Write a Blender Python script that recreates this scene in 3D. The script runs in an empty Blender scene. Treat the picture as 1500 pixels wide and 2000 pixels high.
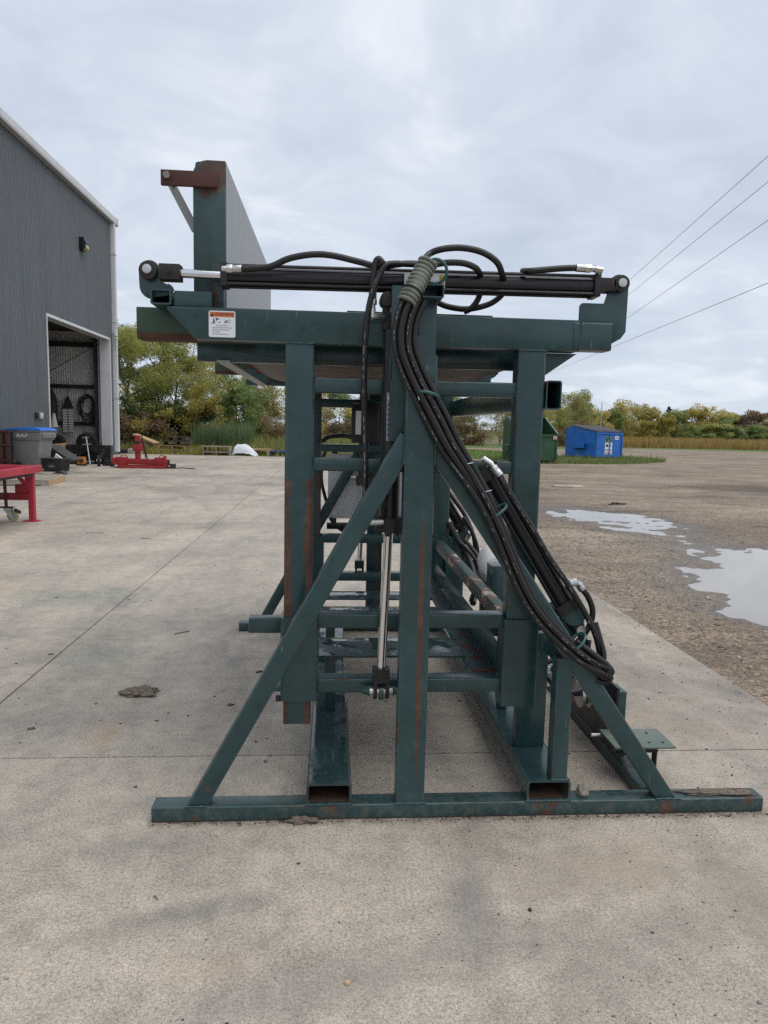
import bpy, bmesh, math, random
import numpy as np
from mathutils import Vector, Matrix, noise as mnoise

DENOISE = False
# ------------------------------------------------------------------ camera, sky, sun, exposure
scene = bpy.context.scene
col = scene.collection
R = math.radians
cam_data = bpy.data.cameras.new('camera')
cam_data.sensor_fit = 'VERTICAL'
cam_data.sensor_height = 36.0
cam_data.lens = 24.84
cam_data.clip_start = 0.05
cam_data.clip_end = 6000
cam = bpy.data.objects.new('camera', cam_data)
col.objects.link(cam)
_yaw, _pit, _rol = R(4.3135), R(6.844), R(1.318)
_fw = Vector((math.sin(_yaw), math.cos(_yaw), 0)); _rt = Vector((math.cos(_yaw), -math.sin(_yaw), 0)); _zz = Vector((0, 0, 1))
_f = _fw * math.cos(_pit) - _zz * math.sin(_pit)
_u = _fw * math.sin(_pit) + _zz * math.cos(_pit)
_r2 = _rt * math.cos(_rol) + _u * math.sin(_rol)
_u2 = _u * math.cos(_rol) - _rt * math.sin(_rol)
_m = Matrix.Identity(4)
for _i in range(3):
    _m[_i][0], _m[_i][1], _m[_i][2] = _r2[_i], _u2[_i], -_f[_i]
_m[2][3] = 1.45
cam.matrix_world = _m
scene.camera = cam

SUN_AZ, SUN_EL = 118.0, 66.0        # compass degrees from +Y towards +X, and elevation
world = bpy.data.worlds.new('World')
scene.world = world
world.use_nodes = True
scene.view_settings.view_transform = 'Standard'
scene.view_settings.look = 'None'
scene.view_settings.exposure = 0.28
scene.view_settings.gamma = 1.0
scene.view_settings.use_curve_mapping = False
scene.cycles.use_denoising = DENOISE
scene.cycles.sample_clamp_indirect = 4.0
scene.cycles.max_bounces = 8
scene.cycles.diffuse_bounces = 4

sun_d = bpy.data.lights.new('sun', 'SUN')
sun_d.energy = 1.45
sun_d.angle = R(60)
sun_d.color = (1.0, 0.95, 0.88)
sun = bpy.data.objects.new('sun', sun_d)
col.objects.link(sun)
_sd = Vector((math.sin(R(SUN_AZ)) * math.cos(R(SUN_EL)), math.cos(R(SUN_AZ)) * math.cos(R(SUN_EL)), math.sin(R(SUN_EL))))
sun.rotation_euler = _sd.to_track_quat('Z', 'Y').to_euler()
sun.location = (8, -6, 20)

# ------------------------------------------------------------------ node helpers
def node(nt, typ, **k):
    n = nt.nodes.new(typ)
    for a, v in k.items():
        setattr(n, a, v)
    return n
def put(nt, sock, v):
    if v is None:
        return
    if isinstance(v, bpy.types.NodeSocket):
        nt.links.new(v, sock)
    elif isinstance(v, (tuple, list)):
        v = tuple(v)
        if len(sock.default_value) == 4 and len(v) == 3:
            v = v + (1.0,)
        sock.default_value = v
    else:
        sock.default_value = v
def nz(nt, vec, scale, detail=4.0, rough=0.55, dist=0.0):
    n = node(nt, 'ShaderNodeTexNoise')
    put(nt, n.inputs['Vector'], vec)
    n.inputs['Scale'].default_value = scale
    n.inputs['Detail'].default_value = detail
    n.inputs['Roughness'].default_value = rough
    n.inputs['Distortion'].default_value = dist
    return n.outputs['Fac']
def vor(nt, vec, scale, out='Distance', rnd=1.0):
    n = node(nt, 'ShaderNodeTexVoronoi')
    put(nt, n.inputs['Vector'], vec)
    n.inputs['Scale'].default_value = scale
    n.inputs['Randomness'].default_value = rnd
    return n.outputs[out]
def ramp(nt, fac, stops, interp='LINEAR'):
    n = node(nt, 'ShaderNodeValToRGB')
    cr = n.color_ramp
    cr.interpolation = interp
    while len(cr.elements) < len(stops):
        cr.elements.new(0.5)
    for e, (p, c) in zip(cr.elements, stops):
        e.position = p
        e.color = tuple(c) + (1.0,) if not isinstance(c, (int, float)) else (c, c, c, 1.0)
    put(nt, n.inputs['Fac'], fac)
    return n.outputs['Color']
def mixc(nt, fac, a, b, mode='MIX'):
    n = node(nt, 'ShaderNodeMix', data_type='RGBA', blend_type=mode)
    put(nt, n.inputs[0], fac); put(nt, n.inputs[6], a); put(nt, n.inputs[7], b)
    return n.outputs[2]
def mth(nt, op, a, b=None, clamp=False):
    n = node(nt, 'ShaderNodeMath', operation=op, use_clamp=clamp)
    put(nt, n.inputs[0], a)
    if b is not None:
        put(nt, n.inputs[1], b)
    return n.outputs[0]
def mapr(nt, v, f0, f1, t0=0.0, t1=1.0):
    n = node(nt, 'ShaderNodeMapRange', clamp=True)
    put(nt, n.inputs[0], v)
    for i, x in enumerate((f0, f1, t0, t1)):
        put(nt, n.inputs[i + 1], x)
    return n.outputs[0]
def sep(nt, vec):
    n = node(nt, 'ShaderNodeSeparateXYZ')
    put(nt, n.inputs[0], vec)
    return n.outputs
def vmul(nt, vec, s):
    n = node(nt, 'ShaderNodeVectorMath', operation='MULTIPLY')
    put(nt, n.inputs[0], vec); put(nt, n.inputs[1], s)
    return n.outputs[0]
def bump(nt, h, strength=0.3, dist=0.01):
    n = node(nt, 'ShaderNodeBump')
    n.inputs['Strength'].default_value = strength
    n.inputs['Distance'].default_value = dist
    put(nt, n.inputs['Height'], h)
    return n.outputs[0]
MATS = {}
def newmat(name):
    m = bpy.data.materials.new(name)
    m.use_nodes = True
    nt = m.node_tree
    nt.nodes.clear()
    out = node(nt, 'ShaderNodeOutputMaterial')
    bs = node(nt, 'ShaderNodeBsdfPrincipled')
    nt.links.new(bs.outputs[0], out.inputs[0])
    pos = node(nt, 'ShaderNodeNewGeometry').outputs['Position']
    obc = node(nt, 'ShaderNodeTexCoord').outputs['Object']
    MATS[name] = m
    return m, nt, bs, pos, obc
def setb(nt, bs, color=None, rough=None, metal=None, normal=None, spec=None, coat=None, trans=None):
    put(nt, bs.inputs['Base Color'], color)
    put(nt, bs.inputs['Roughness'], rough)
    put(nt, bs.inputs['Metallic'], metal)
    put(nt, bs.inputs['Normal'], normal)
    put(nt, bs.inputs['Specular IOR Level'], spec)
    put(nt, bs.inputs['Coat Weight'], coat)
    put(nt, bs.inputs['Transmission Weight'], trans)
def simple(name, c, rough=0.6, metal=0.0, var=0.15, scale=9.0, bumpy=0.0, dirt=None, dirt_amt=0.0):
    """painted / plain surface with uneven tone, optional dirt spots"""
    m, nt, bs, pos, obc = newmat(name)
    f = nz(nt, pos, scale, 5)
    lo = tuple(x * (1 - var) for x in c); hi = tuple(min(1, x * (1 + var)) for x in c)
    cc = ramp(nt, f, [(0.3, lo), (0.7, hi)])
    if dirt:
        g = nz(nt, pos, scale * 1.7, 6, 0.65)
        cc = mixc(nt, mapr(nt, g, 0.62 - dirt_amt, 0.72 - dirt_amt), cc, dirt)
    rr = mapr(nt, nz(nt, pos, scale * 3, 3), 0.3, 0.7, max(0.02, rough - 0.08), min(1, rough + 0.08))
    setb(nt, bs, cc, rr, metal)
    if bumpy:
        put(nt, bs.inputs['Normal'], bump(nt, nz(nt, pos, scale * 6, 4), bumpy, 0.01))
    return m

# ---- overcast sky: clear-sky model behind an almost closed, drifting cloud deck
def build_world():
    nt = world.node_tree
    nt.nodes.clear()
    out = node(nt, 'ShaderNodeOutputWorld')
    bg = node(nt, 'ShaderNodeBackground')
    bg.inputs['Strength'].default_value = 0.1
    nt.links.new(bg.outputs[0], out.inputs[0])
    sky = node(nt, 'ShaderNodeTexSky', sky_type='NISHITA')
    sky.sun_disc = False
    sky.sun_elevation = R(SUN_EL)
    sky.sun_rotation = R(SUN_AZ)
    sky.dust_density = 2.0
    d = node(nt, 'ShaderNodeTexCoord').outputs['Generated']
    x, y, z = sep(nt, d)
    h = mth(nt, 'ADD', mth(nt, 'MAXIMUM', z, 0.0), 0.22)
    cmb = node(nt, 'ShaderNodeCombineXYZ')
    put(nt, cmb.inputs[0], mth(nt, 'DIVIDE', x, h)); put(nt, cmb.inputs[1], mth(nt, 'DIVIDE', y, h))
    cv = cmb.outputs[0]
    big = nz(nt, vmul(nt, cv, (1.0, 1.1, 1)), 0.9, 5, 0.5, 0.35)
    fine = nz(nt, vmul(nt, cv, (1.0, 1.15, 1)), 3.1, 7, 0.58, 0.7)
    f = mth(nt, 'ADD', mth(nt, 'MULTIPLY', big, 0.62), mth(nt, 'MULTIPLY', fine, 0.38))
    cl = ramp(nt, f, [(0.34, (4.55, 5.1, 6.05)), (0.45, (5.3, 5.85, 6.8)), (0.53, (6.0, 6.5, 7.35)), (0.64, (7.9, 8.2, 8.7))])
    # the deck thins to a duller blue-grey towards the horizon
    hz = mapr(nt, z, 0.02, 0.30)
    cl = mixc(nt, hz, mixc(nt, 0.35, cl, (5.0, 6.0, 7.1)), cl)
    cc = mixc(nt, 0.93, sky.outputs[0], cl)
    nt.links.new(cc, bg.inputs['Color'])
build_world()

# ------------------------------------------------------------------ mesh helpers
FR = {}          # object name -> where its origin lies in the coordinates its children's shapes are written in
def props(o, label=None, cat=None, group=None, kind=None):
    if label: o['label'] = label
    if cat: o['category'] = cat
    if group: o['group'] = group
    if kind: o['kind'] = kind
    return o
def thing(name, label, cat, loc=(0, 0, 0), rotz=0.0, group=None, local=True):
    o = bpy.data.objects.new(name, None)
    o.empty_display_size = 0.2
    col.objects.link(o)
    o.location = loc
    o.rotation_euler = (0, 0, rotz)
    FR[o.name] = Vector((0, 0, 0)) if local else Vector(loc)
    return props(o, label, cat, group)
def frame(p0, p1, up=(0, 0, 1)):
    d = (Vector(p1) - Vector(p0)); L = d.length; d.normalize()
    u = Vector(up)
    if abs(d.dot(u)) > 0.98:
        u = Vector((0, 1, 0))
    s = d.cross(u).normalized()
    u = s.cross(d).normalized()
    return d, s, u, L
class MB:
    def __init__(self):
        self.v = []; self.f = []; self.e = []
    def add(self, v, f, e=None):
        b = len(self.v)
        self.e += [0.0] * (b - len(self.e)) + (list(e) if e is not None else [0.0] * len(v))
        self.v += [tuple(p) for p in v]
        self.f += [tuple(b + i for i in q) for q in f]
        return self
    def box(self, x0, x1, y0, y1, z0, z1):
        v = [(x, y, z) for x in (x0, x1) for y in (y0, y1) for z in (z0, z1)]
        return self.add(v, [(0, 1, 3, 2), (4, 6, 7, 5), (0, 4, 5, 1), (2, 3, 7, 6), (0, 2, 6, 4), (1, 5, 7, 3)])
    def obox(self, c, ax, ay, hx, hy, hz):
        """oriented box: centre, two axis directions, half sizes"""
        ax = Vector(ax).normalized(); az = ax.cross(Vector(ay)).normalized(); ay = az.cross(ax)
        c = Vector(c)
        v = [c + ax * sx * hx + ay * sy * hy + az * sz * hz for sx in (-1, 1) for sy in (-1, 1) for sz in (-1, 1)]
        return self.add(v, [(0, 1, 3, 2), (4, 6, 7, 5), (0, 4, 5, 1), (2, 3, 7, 6), (0, 2, 6, 4), (1, 5, 7, 3)])
    def beam(self, p0, p1, w, h, r=0.008, up=(0, 0, 1), open0=False, open1=False, wall=0.007, seg=3):
        """rectangular steel tube: w across, h along 'up', rounded corners, ends closed or open"""
        d, s, u, L = frame(p0, p1, up)
        def prof(hw, hh, rr):
            o = []
            for cx, cy, a0 in ((1, 1, 0), (-1, 1, 90), (-1, -1, 180), (1, -1, 270)):
                for k in range(seg + 1):
                    a = R(a0 + 90 * k / seg)
                    o.append((cx * (hw - rr) + rr * math.cos(a), cy * (hh - rr) + rr * math.sin(a)))
            return o
        po = prof(w / 2, h / 2, r); n = len(po)
        p0 = Vector(p0); p1 = Vector(p1)
        P = lambda base, q: base + s * q[0] + u * q[1]
        v = [P(p0, q) for q in po] + [P(p1, q) for q in po]
        f = [(i, (i + 1) % n, n + (i + 1) % n, n + i) for i in range(n)]
        if not open0: f.append(tuple(reversed(range(n))))
        if not open1: f.append(tuple(range(n, 2 * n)))
        b = len(v)
        if open0 or open1:
            pi = prof(w / 2 - wall, h / 2 - wall, max(0.002, r - wall * 0.6))
            v += [P(p0, q) for q in pi] + [P(p1, q) for q in pi]
            f += [(b + i, b + n + i, b + n + (i + 1) % n, b + (i + 1) % n) for i in range(n)]
            if open0: f += [(i, b + i, b + (i + 1) % n, (i + 1) % n) for i in range(n)]
            if open1: f += [(n + i, n + (i + 1) % n, b + n + (i + 1) % n, b + n + i) for i in range(n)]
        ed = [1.0 if 0 < (i % (seg + 1)) < seg else 0.0 for i in range(n)] * (2 if not (open0 or open1) else 4)
        return self.add(v, f, ed)
    def cyl(self, p0, p1, r, n=16, r1=None, caps=True):
        d, s, u, L = frame(p0, p1)
        r1 = r if r1 is None else r1
        p0 = Vector(p0); p1 = Vector(p1)
        cs = [(math.cos(2 * math.pi * i / n), math.sin(2 * math.pi * i / n)) for i in range(n)]
        v = [p0 + (s * a + u * b) * r for a, b in cs] + [p1 + (s * a + u * b) * r1 for a, b in cs]
        f = [(i, (i + 1) % n, n + (i + 1) % n, n + i) for i in range(n)]
        if caps: f += [tuple(reversed(range(n))), tuple(range(n, 2 * n))]
        return self.add(v, f)
    def sweep(self, pts, r, n=8, sub=5, caps=True, r_end=None, rj=0.0):
        """round tube through points (Catmull-Rom)"""
        P = [Vector(p) for p in pts]
        if sub > 1 and len(P) > 2:
            Q = []
            for i in range(len(P) - 1):
                a, b, c, e = P[max(i - 1, 0)], P[i], P[i + 1], P[min(i + 2, len(P) - 1)]
                for k in range(sub):
                    t = k / sub
                    Q.append(0.5 * ((2 * b) + (c - a) * t + (2 * a - 5 * b + 4 * c - e) * t * t + (3 * b - a - 3 * c + e) * t ** 3))
            Q.append(P[-1]); P = Q
        m = len(P)
        T = [(P[min(i + 1, m - 1)] - P[max(i - 1, 0)]).normalized() for i in range(m)]
        s = T[0].orthogonal().normalized()
        v = []
        for i in range(m):
            s = (s - T[i] * s.dot(T[i])).normalized()
            u = T[i].cross(s)
            rr = (r if r_end is None else r + (r_end - r) * i / (m - 1)) * (1 + rj * math.sin(i * 2.3) + rj * 0.6 * math.sin(i * 0.9 + 1))
            for k in range(n):
                a = 2 * math.pi * k / n
                v.append(P[i] + (s * math.cos(a) + u * math.sin(a)) * rr)
        f = [(i * n + k, i * n + (k + 1) % n, (i + 1) * n + (k + 1) % n, (i + 1) * n + k) for i in range(m - 1) for k in range(n)]
        if caps: f += [tuple(reversed(range(n))), tuple((m - 1) * n + k for k in range(n))]
        return self.add(v, f)
    def ring(self, c, axis, R0, r, n=20, m=8, sq=1.0):
        """torus; sq squashes it along its second radius"""
        ax = Vector(axis).normalized(); a = ax.orthogonal().normalized(); b = ax.cross(a); c = Vector(c)
        v = []
        for i in range(n):
            t = 2 * math.pi * i / n
            rad = a * math.cos(t) + b * math.sin(t) * sq
            for k in range(m):
                p = 2 * math.pi * k / m
                v.append(c + rad * (R0 + r * math.cos(p)) + ax * r * math.sin(p))
        return self.add(v, [(i * m + k, ((i + 1) % n) * m + k, ((i + 1) % n) * m + (k + 1) % m, i * m + (k + 1) % m) for i in range(n) for k in range(m)])
    def prism(self, poly, plane, t0, t1):
        """polygon in 'xz' (thick along y), 'xy' (along z) or 'yz' (along x)"""
        mp = {'xz': lambda a, b, t: (a, t, b), 'xy': lambda a, b, t: (a, b, t), 'yz': lambda a, b, t: (t, a, b)}[plane]
        n = len(poly)
        v = [mp(a, b, t0) for a, b in poly] + [mp(a, b, t1) for a, b in poly]
        f = [tuple(range(n)), tuple(reversed(range(n, 2 * n)))] + [(i, n + i, n + (i + 1) % n, (i + 1) % n) for i in range(n)]
        return self.add(v, f)
    def lathe(self, prof, c, axis=(0, 0, 1), n=20):
        """profile [(radius, height)] spun about an axis through c"""
        ax = Vector(axis).normalized(); a = ax.orthogonal().normalized(); b = ax.cross(a); c = Vector(c)
        v = []
        for r, h in prof:
            for k in range(n):
                t = 2 * math.pi * k / n
                v.append(c + ax * h + (a * math.cos(t) + b * math.sin(t)) * r)
        m = len(prof)
        f = [(i * n + k, i * n + (k + 1) % n, (i + 1) * n + (k + 1) % n, (i + 1) * n + k) for i in range(m - 1) for k in range(n)]
        f += [tuple(reversed(range(n))), tuple((m - 1) * n + k for k in range(n))]
        return self.add(v, f)
    def build(self, name, mat, parent=None, label=None, smooth=35, bev=0.0, kind=None, world_coords=False):
        v = np.array([tuple(p) for p in self.v], dtype=np.float64)
        lo, hi = v.min(0), v.max(0)
        c = (lo + hi) / 2
        if parent is None:
            c[2] = lo[2]
        me = bpy.data.meshes.new(name)
        me.from_pydata((v - c).tolist(), [], self.f)
        bm = bmesh.new(); bm.from_mesh(me)
        bmesh.ops.recalc_face_normals(bm, faces=bm.faces)
        if bev:
            ed = [e for e in bm.edges if len(e.link_faces) == 2 and e.calc_face_angle(0) > R(40)]
            bmesh.ops.bevel(bm, geom=ed, offset=bev, segments=2, profile=0.6, affect='EDGES', clamp_overlap=True)
        bm.to_mesh(me); bm.free()
        if not bev and any(self.e) and len(self.e) == len(me.vertices):
            me.attributes.new('edge_wear', 'FLOAT', 'POINT').data.foreach_set('value', np.array(self.e, dtype=np.float32))
        if smooth:
            me.shade_smooth()
            me.set_sharp_from_angle(angle=R(smooth))
        me.materials.append(mat if not isinstance(mat, str) else MATS[mat])
        o = bpy.data.objects.new(name, me)
        col.objects.link(o)
        if parent is not None:
            o.parent = parent
            o.location = Vector(c) - FR[parent.name]
        else:
            o.location = Vector(c)
        FR[o.name] = Vector(c)
        return props(o, label, None, None, kind)
def copy_tree(o, parent=None, label=None, group=None, loc=None, rotz=None, scale=None):
    c = o.copy()
    col.objects.link(c)
    c.parent = parent
    if label: c['label'] = label
    if group: c['group'] = group
    if loc is not None: c.location = loc
    if rotz is not None: c.rotation_euler = (0, 0, rotz)
    if scale is not None: c.scale = scale if not isinstance(scale, (int, float)) else (scale,) * 3
    for ch in list(o.children):
        copy_tree(ch, c)
    return c
def text_mesh(txt, size, extr=0.0):
    cu = bpy.data.curves.new('lettering', 'FONT')
    cu.body = txt; cu.size = size; cu.extrude = extr; cu.align_x = 'CENTER'; cu.align_y = 'CENTER'
    cu.resolution_u = 2
    t = bpy.data.objects.new('lettering', cu)
    col.objects.link(t)
    bpy.context.view_layer.update()
    me = bpy.data.meshes.new_from_object(t.evaluated_get(bpy.context.evaluated_depsgraph_get()))
    bpy.data.objects.remove(t); bpy.data.curves.remove(cu)
    return me
def lettering(name, txt, size, mat, parent, loc, rot, sx=1.0):
    """flat print; loc in the coordinates the parent's shape is written in"""
    me = text_mesh(txt, size)
    me.materials.append(MATS[mat])
    o = bpy.data.objects.new(name, me)
    col.objects.link(o)
    o.parent = parent
    o.location = Vector(loc) - FR[parent.name]
    o.rotation_euler = rot
    o.scale = (sx, 1, 1)
    FR[o.name] = Vector(loc)
    return o
def arc(cx, cz, r, a0, a1, n=8):
    return [(cx + r * math.cos(R(a0 + (a1 - a0) * i / n)), cz + r * math.sin(R(a0 + (a1 - a0) * i / n))) for i in range(n + 1)]
# ------------------------------------------------------------------ materials
def m_concrete():
    m, nt, bs, pos, obc = newmat('concrete')
    big = nz(nt, pos, 0.45, 4, 0.55, 0.6)
    streak = nz(nt, vmul(nt, pos, (1.5, 0.35, 1)), 1.5, 6, 0.62, 0.8)
    mid = nz(nt, pos, 3.2, 6, 0.65)
    fine = nz(nt, pos, 230, 4, 0.8)
    c = ramp(nt, big, [(0.28, (0.268, 0.243, 0.214)), (0.44, (0.39, 0.351, 0.303)), (0.58, (0.45, 0.405, 0.346)), (0.74, (0.525, 0.474, 0.402))])
    c = mixc(nt, 0.55, c, ramp(nt, streak, [(0.28, (0.56, 0.56, 0.58)), (0.48, (0.94, 0.93, 0.92)), (0.72, (1.16, 1.14, 1.10))]), 'MULTIPLY')
    c = mixc(nt, 0.8, c, ramp(nt, mid, [(0.25, (0.74, 0.74, 0.75)), (0.5, (1, 1, 1)), (0.8, (1.12, 1.11, 1.08))]), 'MULTIPLY')
    c = mixc(nt, 0.9, c, ramp(nt, fine, [(0.36, (0.40, 0.39, 0.38)), (0.46, (0.90, 0.90, 0.90)), (0.54, (1.06, 1.06, 1.05)), (0.64, (1.60, 1.57, 1.50))]), 'MULTIPLY')
    sand = nz(nt, pos, 95, 3, 0.7)
    c = mixc(nt, 0.8, c, ramp(nt, sand, [(0.34, (0.62, 0.61, 0.60)), (0.48, (0.98, 0.98, 0.98)), (0.66, (1.32, 1.30, 1.26))]), 'MULTIPLY')
    mot = nz(nt, pos, 11, 6, 0.72)
    c = mixc(nt, 0.8, c, ramp(nt, mot, [(0.30, (0.70, 0.70, 0.70)), (0.48, (0.97, 0.97, 0.97)), (0.70, (1.18, 1.17, 1.15))]), 'MULTIPLY')
    # tyre smears and oil, ochre and paint stains, each with an outline of its own
    smear = mapr(nt, nz(nt, vmul(nt, pos, (1.0, 0.6, 1)), 1.1, 3, 0.5, 1.6), 0.62, 0.73)
    c = mixc(nt, mth(nt, 'MULTIPLY', smear, 0.42), c, (0.15, 0.15, 0.155))
    rust = mapr(nt, nz(nt, vmul(nt, pos, (0.7, 1.0, 1)), 0.95, 4, 0.6, 0.9), 0.64, 0.76)
    c = mixc(nt, mth(nt, 'MULTIPLY', rust, 0.40), c, (0.38, 0.26, 0.14))
    pg = node(nt, 'ShaderNodeVectorMath', operation='ADD'); put(nt, pg.inputs[0], pos); pg.inputs[1].default_value = (17.3, 4.1, 0)
    grn = mapr(nt, nz(nt, vmul(nt, pg.outputs[0], (0.8, 1.1, 1)), 1.2, 4, 0.6, 0.7), 0.69, 0.77)
    c = mixc(nt, mth(nt, 'MULTIPLY', grn, 0.30), c, (0.15, 0.20, 0.18))
    # pits and specks of aggregate
    pit = mth(nt, 'MULTIPLY', mapr(nt, vor(nt, pos, 55), 0.10, 0.17, 1, 0), mapr(nt, nz(nt, pos, 7, 3), 0.44, 0.58))
    c = mixc(nt, mth(nt, 'MULTIPLY', pit, 0.8), c, (0.11, 0.105, 0.10))
    lit = mth(nt, 'MULTIPLY', mapr(nt, vor(nt, pos, 85), 0.10, 0.18, 1, 0), mapr(nt, nz(nt, pos, 5, 3), 0.48, 0.58))
    c = mixc(nt, mth(nt, 'MULTIPLY', lit, 0.5), c, (0.56, 0.54, 0.49))
    # mud tracked in from the yard along the gravel edge
    x, y, z = sep(nt, pos)
    edge = mth(nt, 'MULTIPLY', mapr(nt, x, 0.3, 2.2), mapr(nt, nz(nt, pos, 2.3, 5, 0.65), 0.46, 0.68))
    c = mixc(nt, mth(nt, 'MULTIPLY', edge, 0.55), c, (0.25, 0.205, 0.155))
    # individual stains, damp patches and scuffs
    def stain(c, cx, cy, sa, sb, rot, colr, k, ns=9.0, amp=2.4):
        mp = node(nt, 'ShaderNodeMapping', vector_type='TEXTURE')
        put(nt, mp.inputs[0], pos)
        mp.inputs['Location'].default_value = (cx, cy, 0); mp.inputs['Rotation'].default_value = (0, 0, R(rot)); mp.inputs['Scale'].default_value = (sa, sb, 100)
        ln = node(nt, 'ShaderNodeVectorMath', operation='LENGTH'); put(nt, ln.inputs[0], mp.outputs[0])
        q = mth(nt, 'ADD', ln.outputs['Value'], mth(nt, 'MULTIPLY', mth(nt, 'SUBTRACT', nz(nt, pos, ns, 7, 0.72), 0.5), amp))
        return mixc(nt, mth(nt, 'MULTIPLY', mapr(nt, q, 1.2, 0.15), k * 0.85), c, colr)
    dk = (0.135, 0.132, 0.130)
    for s in ((-0.45, 1.97, 0.36, 0.055, 16, dk, 0.62), (-0.66, 2.33, 0.26, 0.09, 8, dk, 0.50), (0.44, 2.0, 0.085, 0.22, -8, (0.16, 0.16, 0.165), 0.62, 9, 0.5), (-0.30, 1.76, 0.16, 0.09, 0, (0.36, 0.27, 0.18), 0.25),
              (0.1, 1.72, 0.75, 0.10, 14, (0.17, 0.165, 0.16), 0.5), (0.95, 2.15, 0.5, 0.16, 10, (0.27, 0.22, 0.165), 0.5, 8), (1.5, 1.9, 0.5, 0.3, 0, (0.27, 0.22, 0.165), 0.5, 8), (-1.1, 1.9, 0.3, 0.2, 0, dk, 0.35),
              (-2.1, 5.9, 0.65, 0.33, 0, (0.13, 0.19, 0.16), 0.5), (-1.4, 4.35, 0.33, 0.22, 0, (0.13, 0.19, 0.16), 0.4), (-0.6, 5.2, 1.1, 0.22, 22, dk, 0.35), (-1.2, 3.4, 0.8, 0.18, 12, dk, 0.35), (-3.4, 6.2, 1.0, 0.3, -12, (0.40, 0.29, 0.17), 0.45),
              (-2.6, 4.6, 0.9, 0.14, 25, dk, 0.4), (-0.9, 8.9, 1.6, 0.35, 10, dk, 0.25), (-3.2, 13.5, 3.0, 0.5, 5, dk, 0.28), (-4.5, 20, 4.0, 0.8, -4, dk, 0.28), (-0.25, 4.72, 0.35, 0.10, 4, (0.11, 0.10, 0.09), 0.6, 14), (-6, 17.5, 1.5, 0.6, 0, dk, 0.3)):
        c = stain(c, *s)
    # faint turning tyre marks
    for cx, cy, rad, k in ((-13.0, 9.0, 11.4, 0.30), (-13.0, 9.0, 12.9, 0.24), (6.0, 24.0, 10.5, 0.28), (6.0, 24.0, 12.0, 0.28), (3.5, -3.0, 5.45, 0.30)):
        dn = node(nt, 'ShaderNodeVectorMath', operation='DISTANCE'); put(nt, dn.inputs[0], vmul(nt, pos, (1, 1, 0))); dn.inputs[1].default_value = (cx, cy, 0)
        q = mth(nt, 'ABSOLUTE', mth(nt, 'SUBTRACT', dn.outputs['Value'], rad))
        tm = mth(nt, 'MULTIPLY', mapr(nt, q, 0.05, 0.14, 1, 0), mapr(nt, nz(nt, pos, 1.6, 5, 0.7), 0.42, 0.62))
        c = mixc(nt, mth(nt, 'MULTIPLY', tm, k), c, (0.14, 0.138, 0.135))
    # noise-broken darker band along the foot of the front rail
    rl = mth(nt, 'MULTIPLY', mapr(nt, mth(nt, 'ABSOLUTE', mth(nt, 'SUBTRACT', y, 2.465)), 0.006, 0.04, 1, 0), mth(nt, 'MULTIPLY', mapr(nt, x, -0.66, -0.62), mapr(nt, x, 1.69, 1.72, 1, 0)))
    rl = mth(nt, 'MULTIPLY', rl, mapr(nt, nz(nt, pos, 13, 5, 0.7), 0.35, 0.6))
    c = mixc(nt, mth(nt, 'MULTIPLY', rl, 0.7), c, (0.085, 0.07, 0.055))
    oi = node(nt, 'ShaderNodeObjectInfo').outputs['Random']
    c = mixc(nt, 1.0, c, ramp(nt, oi, [(0, (0.95, 0.95, 0.95)), (1, (1.04, 1.03, 1.02))]), 'MULTIPLY')
    h = mth(nt, 'ADD', mth(nt, 'MULTIPLY', fine, 0.5), mth(nt, 'SUBTRACT', mth(nt, 'MULTIPLY', mid, 0.8), pit))
    setb(nt, bs, c, mapr(nt, mid, 0.3, 0.7, 0.62, 0.85), 0, bump(nt, h, 0.3, 0.004), 0.35)
m_concrete()
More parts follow.
